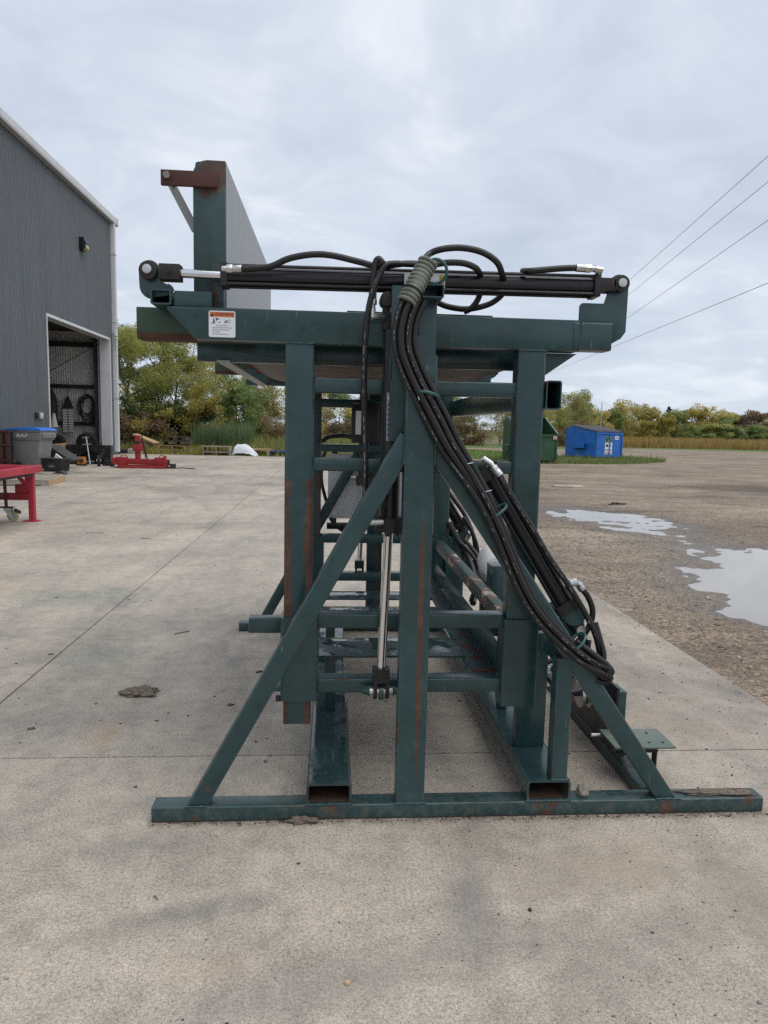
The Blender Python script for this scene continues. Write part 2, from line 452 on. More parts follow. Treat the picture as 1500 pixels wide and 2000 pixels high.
def m_gravel():
    m, nt, bs, pos, obc = newmat('gravel')
    x, y, z = sep(nt, pos)
    big = nz(nt, pos, 0.35, 5, 0.6, 0.4)
    trk = nz(nt, vmul(nt, pos, (0.35, 1.3, 1)), 0.9, 5, 0.6, 0.6)
    mid = nz(nt, pos, 2.6, 6, 0.68)
    cell = vor(nt, pos, 38, 'Color'); cd = vor(nt, pos, 38)
    cell2 = vor(nt, pos, 95, 'Color')
    c = ramp(nt, big, [(0.3, (0.20, 0.156, 0.116)), (0.5, (0.262, 0.209, 0.158)), (0.7, (0.315, 0.267, 0.21))])
    c = mixc(nt, 0.9, c, ramp(nt, trk, [(0.30, (0.50, 0.47, 0.44)), (0.46, (0.96, 0.95, 0.94)), (0.7, (1.16, 1.15, 1.13))]), 'MULTIPLY')
    c = mixc(nt, 0.8, c, ramp(nt, mid, [(0.3, (0.72, 0.71, 0.70)), (0.5, (1, 1, 1)), (0.72, (1.18, 1.17, 1.15))]), 'MULTIPLY')
    sp = sep(nt, cell)[0]; sp2 = sep(nt, cell2)[1]
    c = mixc(nt, 0.9, c, ramp(nt, sp, [(0.0, (0.50, 0.49, 0.48)), (0.35, (0.92, 0.9, 0.88)), (0.8, (1.12, 1.1, 1.08)), (1.0, (1.6, 1.6, 1.6))]), 'MULTIPLY')
    c = mixc(nt, 0.8, c, ramp(nt, sp2, [(0.0, (0.6, 0.6, 0.6)), (0.5, (1, 1, 1)), (1.0, (1.45, 1.45, 1.45))]), 'MULTIPLY')
    wet = mapr(nt, mth(nt, 'ADD', z, mth(nt, 'MULTIPLY', nz(nt, pos, 4, 4), 0.012)), -0.031, -0.001, 1, 0)
    c = mixc(nt, mth(nt, 'MULTIPLY', wet, 0.85), c, mixc(nt, 1.0, c, (0.34, 0.325, 0.31), 'MULTIPLY'))
    mud = mapr(nt, nz(nt, vmul(nt, pos, (0.6, 1, 1)), 0.55, 5, 0.65, 0.5), 0.64, 0.76)
    c = mixc(nt, mth(nt, 'MULTIPLY', mud, 0.65), c, (0.075, 0.058, 0.042))
    rut = mapr(nt, nz(nt, vmul(nt, pos, (0.06, 1.0, 1)), 1.5, 7, 0.72, 0.25), 0.55, 0.63)
    c = mixc(nt, mth(nt, 'MULTIPLY', mth(nt, 'MULTIPLY', rut, mapr(nt, nz(nt, pos, 0.8, 4), 0.42, 0.58)), 0.5), c, (0.105, 0.08, 0.058))
    dn = node(nt, 'ShaderNodeVectorMath', operation='DISTANCE'); put(nt, dn.inputs[0], vmul(nt, pos, (0.55, 1, 0))); dn.inputs[1].default_value = (6.6, 18.6, 0)
    pat = mapr(nt, mth(nt, 'ADD', dn.outputs['Value'], mth(nt, 'MULTIPLY', nz(nt, vmul(nt, pos, (0.7, 2.6, 1)), 1.1, 8, 0.78), 6.5)), 4.1, 5.0, 1, 0)
    c = mixc(nt, mth(nt, 'MULTIPLY', pat, 0.8), c, (0.085, 0.062, 0.043))
    h = mth(nt, 'ADD', mth(nt, 'MULTIPLY', cd, -0.8), mth(nt, 'MULTIPLY', mid, 1.6))
    setb(nt, bs, c, mapr(nt, wet, 0, 1, 0.92, 0.30), 0, bump(nt, h, 0.7, 0.02), 0.4)
m_gravel()
def m_field():
    m, nt, bs, pos, obc = newmat('field_earth')
    a = nz(nt, pos, 0.05, 5, 0.6); b = nz(nt, pos, 0.9, 6, 0.65)
    c = ramp(nt, a, [(0.35, (0.075, 0.10, 0.032)), (0.5, (0.12, 0.12, 0.05)), (0.65, (0.20, 0.15, 0.07))])
    c = mixc(nt, 0.8, c, ramp(nt, b, [(0.3, (0.55, 0.55, 0.55)), (0.7, (1.3, 1.3, 1.3))]), 'MULTIPLY')
    setb(nt, bs, c, 0.95, 0, bump(nt, b, 0.5, 0.1))
m_field()
def m_lawn():
    m, nt, bs, pos, obc = newmat('lawn_turf')
    a = nz(nt, pos, 0.5, 5, 0.6); b = nz(nt, pos, 14, 5, 0.7)
    c = ramp(nt, a, [(0.3, (0.06, 0.105, 0.022)), (0.55, (0.10, 0.155, 0.035)), (0.75, (0.16, 0.18, 0.06))])
    c = mixc(nt, 0.8, c, ramp(nt, b, [(0.3, (0.55, 0.55, 0.55)), (0.7, (1.3, 1.3, 1.3))]), 'MULTIPLY')
    setb(nt, bs, c, 0.95, 0, bump(nt, b, 0.6, 0.03))
m_lawn()
def m_water():
    m, nt, bs, pos, obc = newmat('puddle_water')
    setb(nt, bs, (0.30, 0.265, 0.22), 0.03, 0, bump(nt, nz(nt, pos, 5, 2), 0.015, 0.01), 1.0)
    bs.inputs['IOR'].default_value = 2.0
m_water()
def m_paint(name, base=(0.0215, 0.0545, 0.0575), rough=0.25, rust=0.0, dirt=0.0, wet=False, special=None, scale=1.0):
    """machine enamel with tone patches, fine scuffs, rust and dirt with shapes of their own"""
    m, nt, bs, pos, obc = newmat(name)
    b = Vector(base)
    n1 = nz(nt, pos, 2.3 * scale, 5, 0.6, 0.5); n2 = nz(nt, pos, 19 * scale, 5, 0.65); n3 = nz(nt, pos, 130, 3, 0.7)
    c = ramp(nt, n1, [(0.3, tuple(b * 0.80)), (0.5, tuple(b)), (0.7, tuple(b * 1.28 + Vector((0.004, 0.003, 0.004))))])
    c = mixc(nt, 0.5, c, ramp(nt, n2, [(0.3, (0.75, 0.75, 0.75)), (0.7, (1.25, 1.25, 1.22))]), 'MULTIPLY')
    # overspray of an older, greener coat
    old = mapr(nt, nz(nt, pos, 3.1, 4, 0.6, 1.0), 0.64, 0.74)
    c = mixc(nt, mth(nt, 'MULTIPLY', old, 0.2), c, (0.035, 0.075, 0.040))
    # scuffs
    sc = mth(nt, 'MULTIPLY', mapr(nt, nz(nt, vmul(nt, pos, (60, 60, 5)), 1.0, 3, 0.6, 0.3), 0.66, 0.74), mapr(nt, n2, 0.48, 0.60))
    c = mixc(nt, mth(nt, 'MULTIPLY', sc, 0.6), c, (0.17, 0.20, 0.19))
    rr = mapr(nt, n2, 0.3, 0.7, rough - 0.07, rough + 0.10)
    rustc = ramp(nt, n2, [(0.3, (0.046, 0.021, 0.014)), (0.55, (0.088, 0.041, 0.027)), (0.75, (0.15, 0.078, 0.045))])
    mask = None
    if rust > 0:
        mask = mapr(nt, mth(nt, 'ADD', mth(nt, 'MULTIPLY', nz(nt, pos, 7 * scale, 6, 0.68, 0.4), 0.75), mth(nt, 'MULTIPLY', n3, 0.25)), 0.66 - rust, 0.70 - rust)
    if special:
        sm = special(nt, obc, pos, n2, n3)
        mask = sm if mask is None else mth(nt, 'MAXIMUM', mask, sm)
    ew = node(nt, 'ShaderNodeAttribute', attribute_name='edge_wear').outputs['Fac']
    em = mth(nt, 'MULTIPLY', mapr(nt, ew, 0.35, 0.8), mapr(nt, nz(nt, pos, 17, 5, 0.7), 0.53, 0.60))
    mask = em if mask is None else mth(nt, 'MAXIMUM', mask, em)
    lite = mth(nt, 'MULTIPLY', mapr(nt, ew, 0.2, 0.9), mapr(nt, nz(nt, pos, 6, 4, 0.6), 0.40, 0.62))
    c = mixc(nt, mth(nt, 'MULTIPLY', lite, 0.35), c, tuple(b * 2.6 + Vector((0.02, 0.02, 0.02))))
    if mask is not None:
        c = mixc(nt, mask, c, rustc)
        rr = mth(nt, 'ADD', rr, mth(nt, 'MULTIPLY', mask, 0.35))
    if dirt > 0:
        x, y, z = sep(nt, pos)
        dm = mth(nt, 'MULTIPLY', mapr(nt, nz(nt, pos, 26, 7, 0.78), 0.47, 0.58), mapr(nt, z, 0.03, dirt, 1, 0))
        c = mixc(nt, mth(nt, 'MULTIPLY', dm, 0.42), c, (0.12, 0.12, 0.085))
        rr = mth(nt, 'ADD', rr, mth(nt, 'MULTIPLY', dm, 0.3))
    nrm = bump(nt, mth(nt, 'ADD', mth(nt, 'MULTIPLY', n2, 0.6), mth(nt, 'MULTIPLY', n1, 1.2)), 0.10, 0.006)
    if wet:
        w = mapr(nt, nz(nt, pos, 6, 4, 0.6), 0.42, 0.5)
        rr = mapr(nt, w, 0, 1, 0.45, 0.06)
        c = mixc(nt, mth(nt, 'MULTIPLY', mapr(nt, nz(nt, vmul(nt, pos, (1, 3, 1)), 70, 5, 0.75), 0.60, 0.68), 0.35), c, (0.26, 0.27, 0.27))
    setb(nt, bs, c, rr, 0, nrm, 0.5)
    return m
def sp_post(nt, obc, pos, n2, n3):
    # primer showing down both edges below the slide mark
    x, y, z = sep(nt, obc); px, py, pz = sep(nt, pos)
    e = mth(nt, 'ADD', mth(nt, 'ABSOLUTE', x), mth(nt, 'MULTIPLY', mth(nt, 'SUBTRACT', nz(nt, vmul(nt, pos, (22, 22, 4)), 1.0, 5, 0.65), 0.5), 0.060))
    return mth(nt, 'MULTIPLY', mapr(nt, e, 0.028, 0.031), mapr(nt, pz, 1.245, 1.255, 1, 0))
def sp_mast(nt, obc, pos, n2, n3):
    x, y, z = sep(nt, obc); px, py, pz = sep(nt, pos)
    wob = mth(nt, 'MULTIPLY', mth(nt, 'SUBTRACT', nz(nt, vmul(nt, pos, (3, 3, 11)), 1.0, 4, 0.6), 0.5), 0.012)
    d = mth(nt, 'ABSOLUTE', mth(nt, 'ADD', mth(nt, 'SUBTRACT', x, 0.020), wob))
    w = mth(nt, 'MULTIPLY', mapr(nt, pz, 1.16, 1.0, 0, 1), 0.0092)
    m1 = mth(nt, 'MULTIPLY', mth(nt, 'LESS_THAN', d, w), mapr(nt, pz, 0.16, 0.4))
    m1 = mth(nt, 'MAXIMUM', m1, mth(nt, 'MULTIPLY', mth(nt, 'LESS_THAN', d, 0.0022), mapr(nt, pz, 0.1, 0.14)))
    return mth(nt, 'MULTIPLY', m1, mapr(nt, pz, 1.17, 1.15))
def sp_base(nt, obc, pos, n2, n3):
    # rust and flaked paint gathered at the welds of the base rail
    px, py, pz = sep(nt, pos); m = None
    w = mth(nt, 'MULTIPLY', mth(nt, 'SUBTRACT', nz(nt, pos, 14, 5, 0.7), 0.5), 0.22)
    for cx, hw in ((-0.48, 0.035), (0.02, 0.05), (0.31, 0.02), (0.835, 0.07), (1.30, 0.055), (1.62, 0.05)):
        d = mth(nt, 'ADD', mth(nt, 'ABSOLUTE', mth(nt, 'SUBTRACT', px, cx)), w)
        k = mapr(nt, d, hw - 0.03, hw - 0.045)
        m = k if m is None else mth(nt, 'MAXIMUM', m, k)
    low = mapr(nt, mth(nt, 'ADD', pz, mth(nt, 'MULTIPLY', w, 0.08)), 0.007, 0.004)
    return mth(nt, 'MAXIMUM', mth(nt, 'MULTIPLY', m, mapr(nt, n2, 0.36, 0.44)), low)
def sp_bottom(nt, obc, pos, n2, n3):
    # underside of the slide tube worn to rust
    px, py, pz = sep(nt, pos)
    e = mth(nt, 'ADD', pz, mth(nt, 'MULTIPLY', mth(nt, 'SUBTRACT', nz(nt, pos, 12, 4), 0.5), 0.03))
    return mapr(nt, e, 1.789, 1.779)
def sp_wallend(nt, obc, pos, n2, n3):
    px, py, pz = sep(nt, pos)
    d = node(nt, 'ShaderNodeVectorMath', operation='DISTANCE'); put(nt, d.inputs[0], vmul(nt, pos, (1, 0, 1))); d.inputs[1].default_value = (-0.455, 0, 2.345)
    e = mth(nt, 'ADD', d.outputs['Value'], mth(nt, 'MULTIPLY', mth(nt, 'SUBTRACT', nz(nt, pos, 16, 5, 0.7), 0.5), 0.12))
    low = mth(nt, 'ADD', pz, mth(nt, 'MULTIPLY', mth(nt, 'SUBTRACT', nz(nt, vmul(nt, pos, (1, 1, 0.4)), 18, 5), 0.5), 0.25))
    return mth(nt, 'MAXIMUM', mth(nt, 'MULTIPLY', mapr(nt, e, 0.068, 0.058), 0.85), mth(nt, 'MULTIPLY', mapr(nt, nz(nt, vmul(nt, pos, (40, 40, 3)), 1, 3), 0.66, 0.72), 0.5))
m_paint('enamel', rust=0.006)
m_paint('enamel_base', rust=0.045, dirt=0.13, special=sp_base)
m_paint('enamel_worn', rust=0.06, dirt=0.14)
m_paint('enamel_chipped', rust=0.03)
m_paint('enamel_post', special=sp_post, rust=0.0)
m_paint('enamel_mast', special=sp_mast, rust=0.0, dirt=0.12)
m_paint('enamel_wet', base=(0.024, 0.050, 0.052), wet=True, rust=0.05)
m_paint('enamel_rusty', rust=0.14, rough=0.5)
m_paint('enamel_old', base=(0.028, 0.062, 0.034), rust=0.02, special=sp_bottom, rough=0.5)
m_paint('enamel_wallend', base=(0.027, 0.060, 0.058), special=sp_wallend, rough=0.45)
m_paint('enamel_plate', base=(0.11, 0.145, 0.12), rough=0.45, rust=0.02)
m_paint('rust_steel', base=(0.07, 0.026, 0.020), rough=0.75, rust=0.12)
def m_rusttop():
    m, nt, bs, pos, obc = newmat('enamel_bare_top')
    n2 = nz(nt, pos, 19, 5, 0.65)
    f = nz(nt, vmul(nt, pos, (9, 5, 9)), 1.0, 5, 0.65, 0.5)
    c = ramp(nt, f, [(0.34, (0.022, 0.055, 0.052)), (0.49, (0.030, 0.055, 0.05)), (0.51, (0.10, 0.042, 0.028)), (0.57, (0.15, 0.075, 0.05)), (0.60, (0.38, 0.37, 0.34))])
    setb(nt, bs, c, 0.5, 0, bump(nt, n2, 0.15, 0.004))
m_rusttop()
simple('rust_inside', (0.055, 0.025, 0.016), 0.9, var=0.5, scale=14)
simple('black_paint', (0.010, 0.010, 0.012), 0.34, var=0.3, scale=12)
simple('rubber_hose', (0.0095, 0.0085, 0.0085), 0.42, var=0.35, scale=30, dirt=(0.04, 0.036, 0.034), dirt_amt=-0.02)
simple('rubber_black', (0.012, 0.012, 0.012), 0.75, var=0.4, scale=10)
simple('chrome', (0.72, 0.72, 0.73), 0.10, 1.0, var=0.05)
simple('zinc', (0.55, 0.55, 0.54), 0.35, 1.0, var=0.15, scale=30)
simple('cast_iron', (0.035, 0.028, 0.027), 0.6, 0.3, var=0.4, scale=25)
def m_galv():
    m, nt, bs, pos, obc = newmat('galvanised')
    st = nz(nt, vmul(nt, pos, (1, 14, 0.7)), 2.0, 5, 0.6)
    sp = vor(nt, pos, 24, 'Color')
    c = ramp(nt, st, [(0.3, (0.255, 0.262, 0.26)), (0.5, (0.33, 0.337, 0.335)), (0.72, (0.40, 0.407, 0.405))])
    c = mixc(nt, 0.06, c, ramp(nt, sep(nt, sp)[0], [(0, (0.8, 0.8, 0.8)), (1, (1.15, 1.15, 1.15))]), 'MULTIPLY')
    setb(nt, bs, c, mapr(nt, st, 0.3, 0.7, 0.42, 0.6), 0.1)
m_galv()
simple('spiral_wrap', (0.155, 0.165, 0.135), 0.55, var=0.3, scale=25)
simple('tie_green', (0.03, 0.10, 0.10), 0.4, var=0.2)
simple('white_print', (0.74, 0.76, 0.78), 0.45, var=0.03)
simple('orange_print', (0.62, 0.16, 0.045), 0.5, var=0.05)
simple('black_print', (0.012, 0.012, 0.015), 0.5, var=0.05)
simple('grey_print', (0.30, 0.31, 0.34), 0.5, var=0.05)
simple('blue_label', (0.30, 0.35, 0.45), 0.4, var=0.25, scale=60)
simple('box_grey', (0.72, 0.72, 0.71), 0.45, var=0.06, scale=4, dirt=(0.3, 0.29, 0.27), dirt_amt=0.0)
simple('yellow_strap', (0.50, 0.31, 0.02), 0.7, var=0.2, scale=30)
def m_belly():
    m, nt, bs, pos, obc = newmat('deck_underside')
    f = nz(nt, vmul(nt, pos, (2, 14, 2)), 1.5, 6, 0.65, 0.4)
    c = ramp(nt, f, [(0.3, (0.05, 0.035, 0.027)), (0.5, (0.115, 0.085, 0.066)), (0.7, (0.17, 0.13, 0.10))])
    setb(nt, bs, c, 0.6, 0, bump(nt, f, 0.3, 0.01))
m_belly()

# ------------------------------------------------------------------ ground, yard, pavement
def sheet(name, mat, xs, ys, hf, kind='structure'):
    X, Y = np.meshgrid(np.array(xs), np.array(ys), indexing='ij')
    Z = np.vectorize(hf)(X, Y)
    nx, ny = X.shape
    v = np.stack([X, Y, Z], -1).reshape(-1, 3)
    idx = np.arange(nx * ny).reshape(nx, ny)
    f = np.stack([idx[:-1, :-1], idx[1:, :-1], idx[1:, 1:], idx[:-1, 1:]], -1).reshape(-1, 4)
    me = bpy.data.meshes.new(name)
    me.from_pydata(v.tolist(), [], f.tolist())
    me.shade_smooth()
    me.materials.append(MATS[mat])
    o = bpy.data.objects.new(name, me)
    col.objects.link(o)
    return props(o, kind=kind)
def fbm(x, y, s=1.0, o=4):
    return mnoise.fractal(Vector((x * s, y * s, 3.7)), 1.0, 2.0, o)
g = sheet('ground', 'field_earth', [-1500, -60, -20, -9.5, 2.3, 20, 60, 200, 2500], [-60, 0, 33, 60, 120, 300, 900, 4000], lambda x, y: -0.14)
props(g, 'wide flat field of weeds and earth reaching the horizon', 'ground')

PUD = [(4.72, 11.6, 1.15, 2.75, 0.15), (4.95, 6.75, 1.45, 1.75, -0.45), (7.0, 7.6, 1.8, 1.2, 0.2), (3.95, 5.55, 0.75, 0.5, 0.35)]
def gravel_h(x, y):
    h = -0.006 + 0.016 * fbm(x, y, 0.55) + 0.007 * fbm(x + 9, y, 2.6)
    for cx, cy, a, b, t in PUD:
        dx, dy = x - cx, y - cy
        u = (dx * math.cos(t) + dy * math.sin(t)) / a; w = (-dx * math.sin(t) + dy * math.cos(t)) / b
        q = u * u + w * w
        if q < 9:
            e = math.exp(-q ** 1.3)
            h -= 0.043 * e + e * (0.010 * fbm(x, y + 5, 3.1) + 0.006 * fbm(x, y, 9.0))
    e = min(1.0, (x - 2.38) / 0.5)
    return h * e - 0.012 * (1 - e)
def grow(a, b, s0, s1, k=1.18):
    o = [a]; s = s0
    while o[-1] < b:
        o.append(o[-1] + s); s = min(s1, s * k)
    return o
xs = [2.384] + list(np.arange(2.45, 7.6, 0.075)) + grow(7.7, 130, 0.12, 6, 1.16)
ys = list(np.arange(-5, 3.5, 0.5)) + list(np.arange(3.5, 15.5, 0.085)) + grow(15.6, 66, 0.12, 2.5, 1.12)
g = sheet('gravel_yard', 'gravel', xs, ys, gravel_h)
props(g, 'brown gravel yard with wheel ruts right of the concrete', 'gravel yard')
def blob(name, mat, cx, cy, a, b, t, z, label, cat, kind='structure', n=60, wob=0.12, z_c=None):
    """irregular sheet outline with thickness-free flat top (water, turf)"""
    mb = MB(); vs = []
    rings = 5
    for k in range(1, rings + 1):
        for i in range(n):
            th = 2 * math.pi * i / n
            rr = 1 + wob * fbm(math.cos(th) * 2 + cx, math.sin(th) * 2 + cy, 1.0, 3)
            q = k / rings
            dx, dy = a * rr * math.cos(th) * q, b * rr * math.sin(th) * q
            zz = z if z_c is None else z + (z_c - z) * (1 - q ** 3)
            vs.append((cx + dx * math.cos(t) - dy * math.sin(t), cy + dx * math.sin(t) + dy * math.cos(t), zz))
    vs.append((cx, cy, z if z_c is None else z_c))
    f = [((k - 1) * n + i, (k - 1) * n + (i + 1) % n, k * n + (i + 1) % n, k * n + i) for k in range(1, rings) for i in range(n)]
    f += [(len(vs) - 1, i, (i + 1) % n) for i in range(n)]
    mb.add(vs, f)
    o = mb.build(name, mat, smooth=60)
    return props(o, label, cat, None, kind)
WL = -0.034
blob('puddle', 'puddle_water', 4.72, 11.75, 1.8, 2.7, 0.15, WL, 'long shallow puddle reflecting the sky, farther from the machine', 'puddle')
blob('puddle', 'puddle_water', 6.0, 6.9, 4.6, 3.0, 0.0, WL - 0.001, 'wide shallow puddle cut off by the right edge of the picture', 'puddle')

pav = bpy.data.objects.new('concrete_pavement', None)
col.objects.link(pav)
props(pav, 'grey concrete apron in large slabs with straight joints', 'pavement', None, 'structure')
FR[pav.name] = Vector((0, 0, 0))
XJ = [-9.44, -5.74, -1.68, 2.38]
YJ = [-6.66, -1.83, 3.0, 7.83, 12.66, 17.5, 22.33, 27.16, 32.6]
for i in range(3):
    for j in range(8):
        g0 = 0.0045
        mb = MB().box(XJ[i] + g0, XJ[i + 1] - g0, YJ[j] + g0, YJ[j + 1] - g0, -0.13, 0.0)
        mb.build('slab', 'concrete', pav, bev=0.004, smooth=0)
simple('joint_dirt', (0.05, 0.045, 0.038), 0.95, var=0.4, scale=30)
jb = MB().box(-9.43, 2.375, -6.6, 32.55, -0.125, -0.022)
jb.build('joint_filler', 'joint_dirt', pav, smooth=0)
simple('bolt_dull', (0.24, 0.22, 0.19), 0.5, 0.6, var=0.3, scale=60)
# ------------------------------------------------------------------ the hydraulic lift machine
mach = thing('hydraulic_lift_table', 'dark green steel hydraulic lift machine with tilting deck standing on the concrete', 'machine', (0.5, 3.72, 0), local=False)
def part(mb, name, mat='enamel', **k):
    return mb.build(name, mat, k.pop('parent', mach), **k)
def hexbolt(p, axis, r=0.012, h=0.01):
    return MB().cyl(p, Vector(p) + Vector(axis).normalized() * h, r, 6)
for far in (False, True):
    M = (lambda y: 7.45 - y) if far else (lambda y: y)
    S = -1 if far else 1
    # floor frame
    part(MB().beam((-0.636, M(2.51), 0.0305), (1.685, M(2.51), 0.0305), 0.08, 0.057, 0.006), 'base_rail', 'enamel_base')
    part(MB().beam((0.308, M(2.508), 0.055), (0.308, M(2.508), 1.70), 0.108, 0.074, 0.009, up=(0, 1, 0)), 'mast', 'enamel_mast')
    part(MB().cyl((0.326, M(2.472), 1.635), (0.326, M(2.459), 1.635), 0.033, 24), 'mast_pin', 'enamel', bev=0.002)
    part(MB().beam((-0.480, M(2.508), 0.045), (0.268, M(2.508), 1.415), 0.068, 0.060, 0.007, up=(0, 1, 0)), 'brace', 'enamel_chipped')
    part(MB().beam((1.312, M(2.508), 0.040), (0.352, M(2.508), 1.405), 0.068, 0.062, 0.007, up=(0, 1, 0)), 'brace', 'enamel')
    # channel behind the mast that carries the top tie tube
    ch = MB().box(0.203, 0.364, M(2.546), M(2.552), 1.402, 1.945)
    ch.box(0.203, 0.211, M(2.552), M(2.587), 1.402, 1.945).box(0.356, 0.364, M(2.552), M(2.587), 1.402, 1.945)
    part(ch, 'mast_channel', 'enamel', bev=0.002)
    part(MB().box(0.300, 0.306, M(2.528), M(2.546), 1.78, 1.89), 'stiffener', 'enamel')
    # sliding posts, sleeves and rails
    for x0, x1, zb, sx0, sx1, sz0, sz1, mt in ((-0.176, -0.070, 0.29, -0.187, -0.045, 0.388, 0.719, 'enamel_post'), (0.692, 0.801, 0.46, 0.680, 0.821, 0.362, 0.712, 'enamel')):
        part(MB().beam(((x0 + x1) / 2, M(2.70), zb), ((x0 + x1) / 2, M(2.70), 1.7485), x1 - x0, 0.08, 0.010, up=(0, 1, 0), open0=True), 'post', mt)
        part(MB().beam(((sx0 + sx1) / 2, M(2.70), sz0), ((sx0 + sx1) / 2, M(2.70), sz1), sx1 - sx0, 0.11, 0.009, up=(0, 1, 0), open0=True, open1=True, wall=0.010), 'sleeve', 'enamel')
    for z0, z1 in ((1.572, 1.628), (1.281, 1.330)):
        part(MB().beam((-0.072, M(2.703), (z0 + z1) / 2), (0.694, M(2.703), (z0 + z1) / 2), 0.062, z1 - z0, 0.007), 'rail')
    for z0, z1 in ((0.670, 0.726), (0.410, 0.466)):
        part(MB().beam((-0.046, M(2.712), (z0 + z1) / 2), (0.681, M(2.712), (z0 + z1) / 2), 0.075, z1 - z0, 0.006), 'sleeve_rail', 'enamel_chipped')
    part(MB().box(-0.31, -0.186, M(2.67), M(2.73), 0.652, 0.710), 'sleeve_bracket', 'enamel', bev=0.004)
    part(MB().box(-0.245, -0.186, M(2.66), M(2.74), 0.422, 0.436), 'sleeve_bracket', 'enamel', bev=0.002)
    part(hexbolt((-0.195, M(2.66), 0.405), (0, 0, -1), 0.010, 0.02), 'bolt', 'cast_iron')
    # deck beam with a mitred left end, telescoping tube and lugs
    bmb = MB().prism([(-0.600, 1.866), (-0.600, 1.852), (-0.497, 1.750), (0.927, 1.750), (0.927, 1.866)], 'xz', M(2.658), M(2.748))
    part(bmb, 'deck_beam', 'enamel', bev=0.007)
    part(MB().beam((0.90, M(2.702), 1.808), (1.047, M(2.702), 1.808), 0.092, 0.103, 0.008, open1=True), 'slide_tube', 'enamel_chipped')
    rl = [(0.925, 1.80), (0.925, 1.918)] + arc(0.938, 1.919, 0.013, 180, 90, 3) + [(1.018, 1.932), (1.036, 1.99)] + arc(1.071, 2.004, 0.037, 190, 0, 10) + [(1.107, 1.83)] + [(1.09, 1.805), (1.05, 1.782)]
    part(MB().prism(rl, 'xz', M(2.675), M(2.690)), 'lug', 'enamel', bev=0.002)
    ll = [(-0.60, 1.905)] + arc(-0.655, 1.936, 0.045, 250, 180, 6) + arc(-0.664, 1.989, 0.038, 180, 0, 12) + [(-0.622, 1.955), (-0.60, 1.943)] + arc(-0.602, 1.925, 0.022, 90, 0, 5)
    part(MB().prism(ll, 'xz', M(2.682), M(2.697)), 'lug', 'enamel', bev=0.002)
    part(MB().box(-0.575, -0.441, M(2.664), M(2.745), 1.8665, 1.921), 'deck_block', 'enamel', bev=0.004)
    part(MB().beam((-0.737, M(2.83), 1.819), (-0.30, M(2.83), 1.819), 0.11, 0.117, 0.008), 'slide_tube', 'enamel_old')
    part(MB().beam((-0.535, M(2.906), 1.741), (0.86, M(2.906), 1.741), 0.038, 0.098, 0.004), 'deck_rail')
    part(MB().prism([(0.802, 1.7495), (0.944, 1.7495), (0.802, 1.650)], 'xz', M(2.742), M(2.752)), 'gusset')
    # lift cylinder on the inside of the mast
    cyl = part(MB().cyl((0.218, M(2.625), 1.085), (0.218, M(2.625), 1.80), 0.0365, 24), 'hydraulic_cylinder', 'black_paint')
    part(MB().cyl((0.2, M(2.625), 0.51), (0.218, M(2.625), 1.10), 0.0175, 20), 'rod', 'chrome', parent=cyl)
    cap = MB().cyl((0.218, M(2.625), 1.062), (0.218, M(2.625), 1.115), 0.052, 20)
    for k in range(6):
        a = k * math.pi / 3 + 0.3
        cap.cyl((0.218 + 0.042 * math.cos(a), M(2.625) + 0.042 * math.sin(a), 1.048), (0.218 + 0.042 * math.cos(a), M(2.625) + 0.042 * math.sin(a), 1.062), 0.008, 6)
    part(cap, 'gland', 'cast_iron', parent=cyl)
    part(MB().cyl((0.192, M(2.59), 1.10), (0.135, M(2.58), 1.10), 0.013, 12), 'port', 'zinc', parent=cyl)
    part(MB().box(0.176, 0.204, M(2.60), M(2.65), 1.80, 1.93).cyl((0.19, M(2.585), 1.905), (0.19, M(2.665), 1.905), 0.026, 18), 'cylinder_head', 'cast_iron', parent=cyl, bev=0.002)
    cv = MB().box(0.168, 0.232, M(2.60), M(2.65), 0.475, 0.53)
    for sx in (0.172, 0.218):
        cv.prism([(M(2.595), 0.5), (M(2.655), 0.5)] + arc(M(2.625), 0.436, 0.03, 0 if not far else 0, -180, 8), 'yz', sx, sx + 0.014)
    part(cv, 'clevis', 'black_paint', parent=cyl)
    part(MB().cyl((0.158, M(2.625), 0.436), (0.246, M(2.625), 0.436), 0.016, 16), 'clevis_pin', 'zinc', parent=cyl)
    lg = MB().prism([(M(2.675), 0.464), (M(2.675), 0.414)] + (arc(M(2.625), 0.432, 0.030, 300, 100, 8) if not far else arc(M(2.625), 0.432, 0.030, -120, 80, 8)), 'yz', 0.193, 0.211)
    part(lg, 'clevis_lug', 'enamel')
    for sx, e in ((0.158, 0.125), (0.246, 0.272)):
        part(MB().cyl((sx, M(2.625), 0.436), (e, M(2.625), 0.436), 0.019, 12, 0.006), 'grease_cap', 'enamel', parent=cyl)
    # deck cylinder above the beam, tie-rod type
    hc = part(MB().beam((-0.385, M(2.685), 1.982), (0.968, M(2.685), 1.994), 0.058, 0.060, 0.024, seg=5), 'hydraulic_cylinder', 'black_paint')
    for dy, dz in ((0.03, 0.032), (-0.03, 0.032), (0.03, -0.032), (-0.03, -0.032)):
        part(MB().cyl((-0.385, M(2.685 + dy), 1.982 + dz), (0.968, M(2.685 + dy), 1.994 + dz), 0.0062, 8), 'tie_rod', 'black_paint', parent=hc)
    part(MB().box(-0.408, -0.383, M(2.643), M(2.727), 1.940, 2.024), 'end_cap', 'cast_iron', parent=hc, bev=0.004)
    part(MB().box(0.966, 0.990, M(2.643), M(2.727), 1.952, 2.036), 'end_cap', 'black_paint', parent=hc, bev=0.004)
    part(MB().cyl((-0.56, M(2.685), 1.985), (-0.40, M(2.685), 1.983), 0.0155, 20), 'rod', 'chrome', parent=hc)
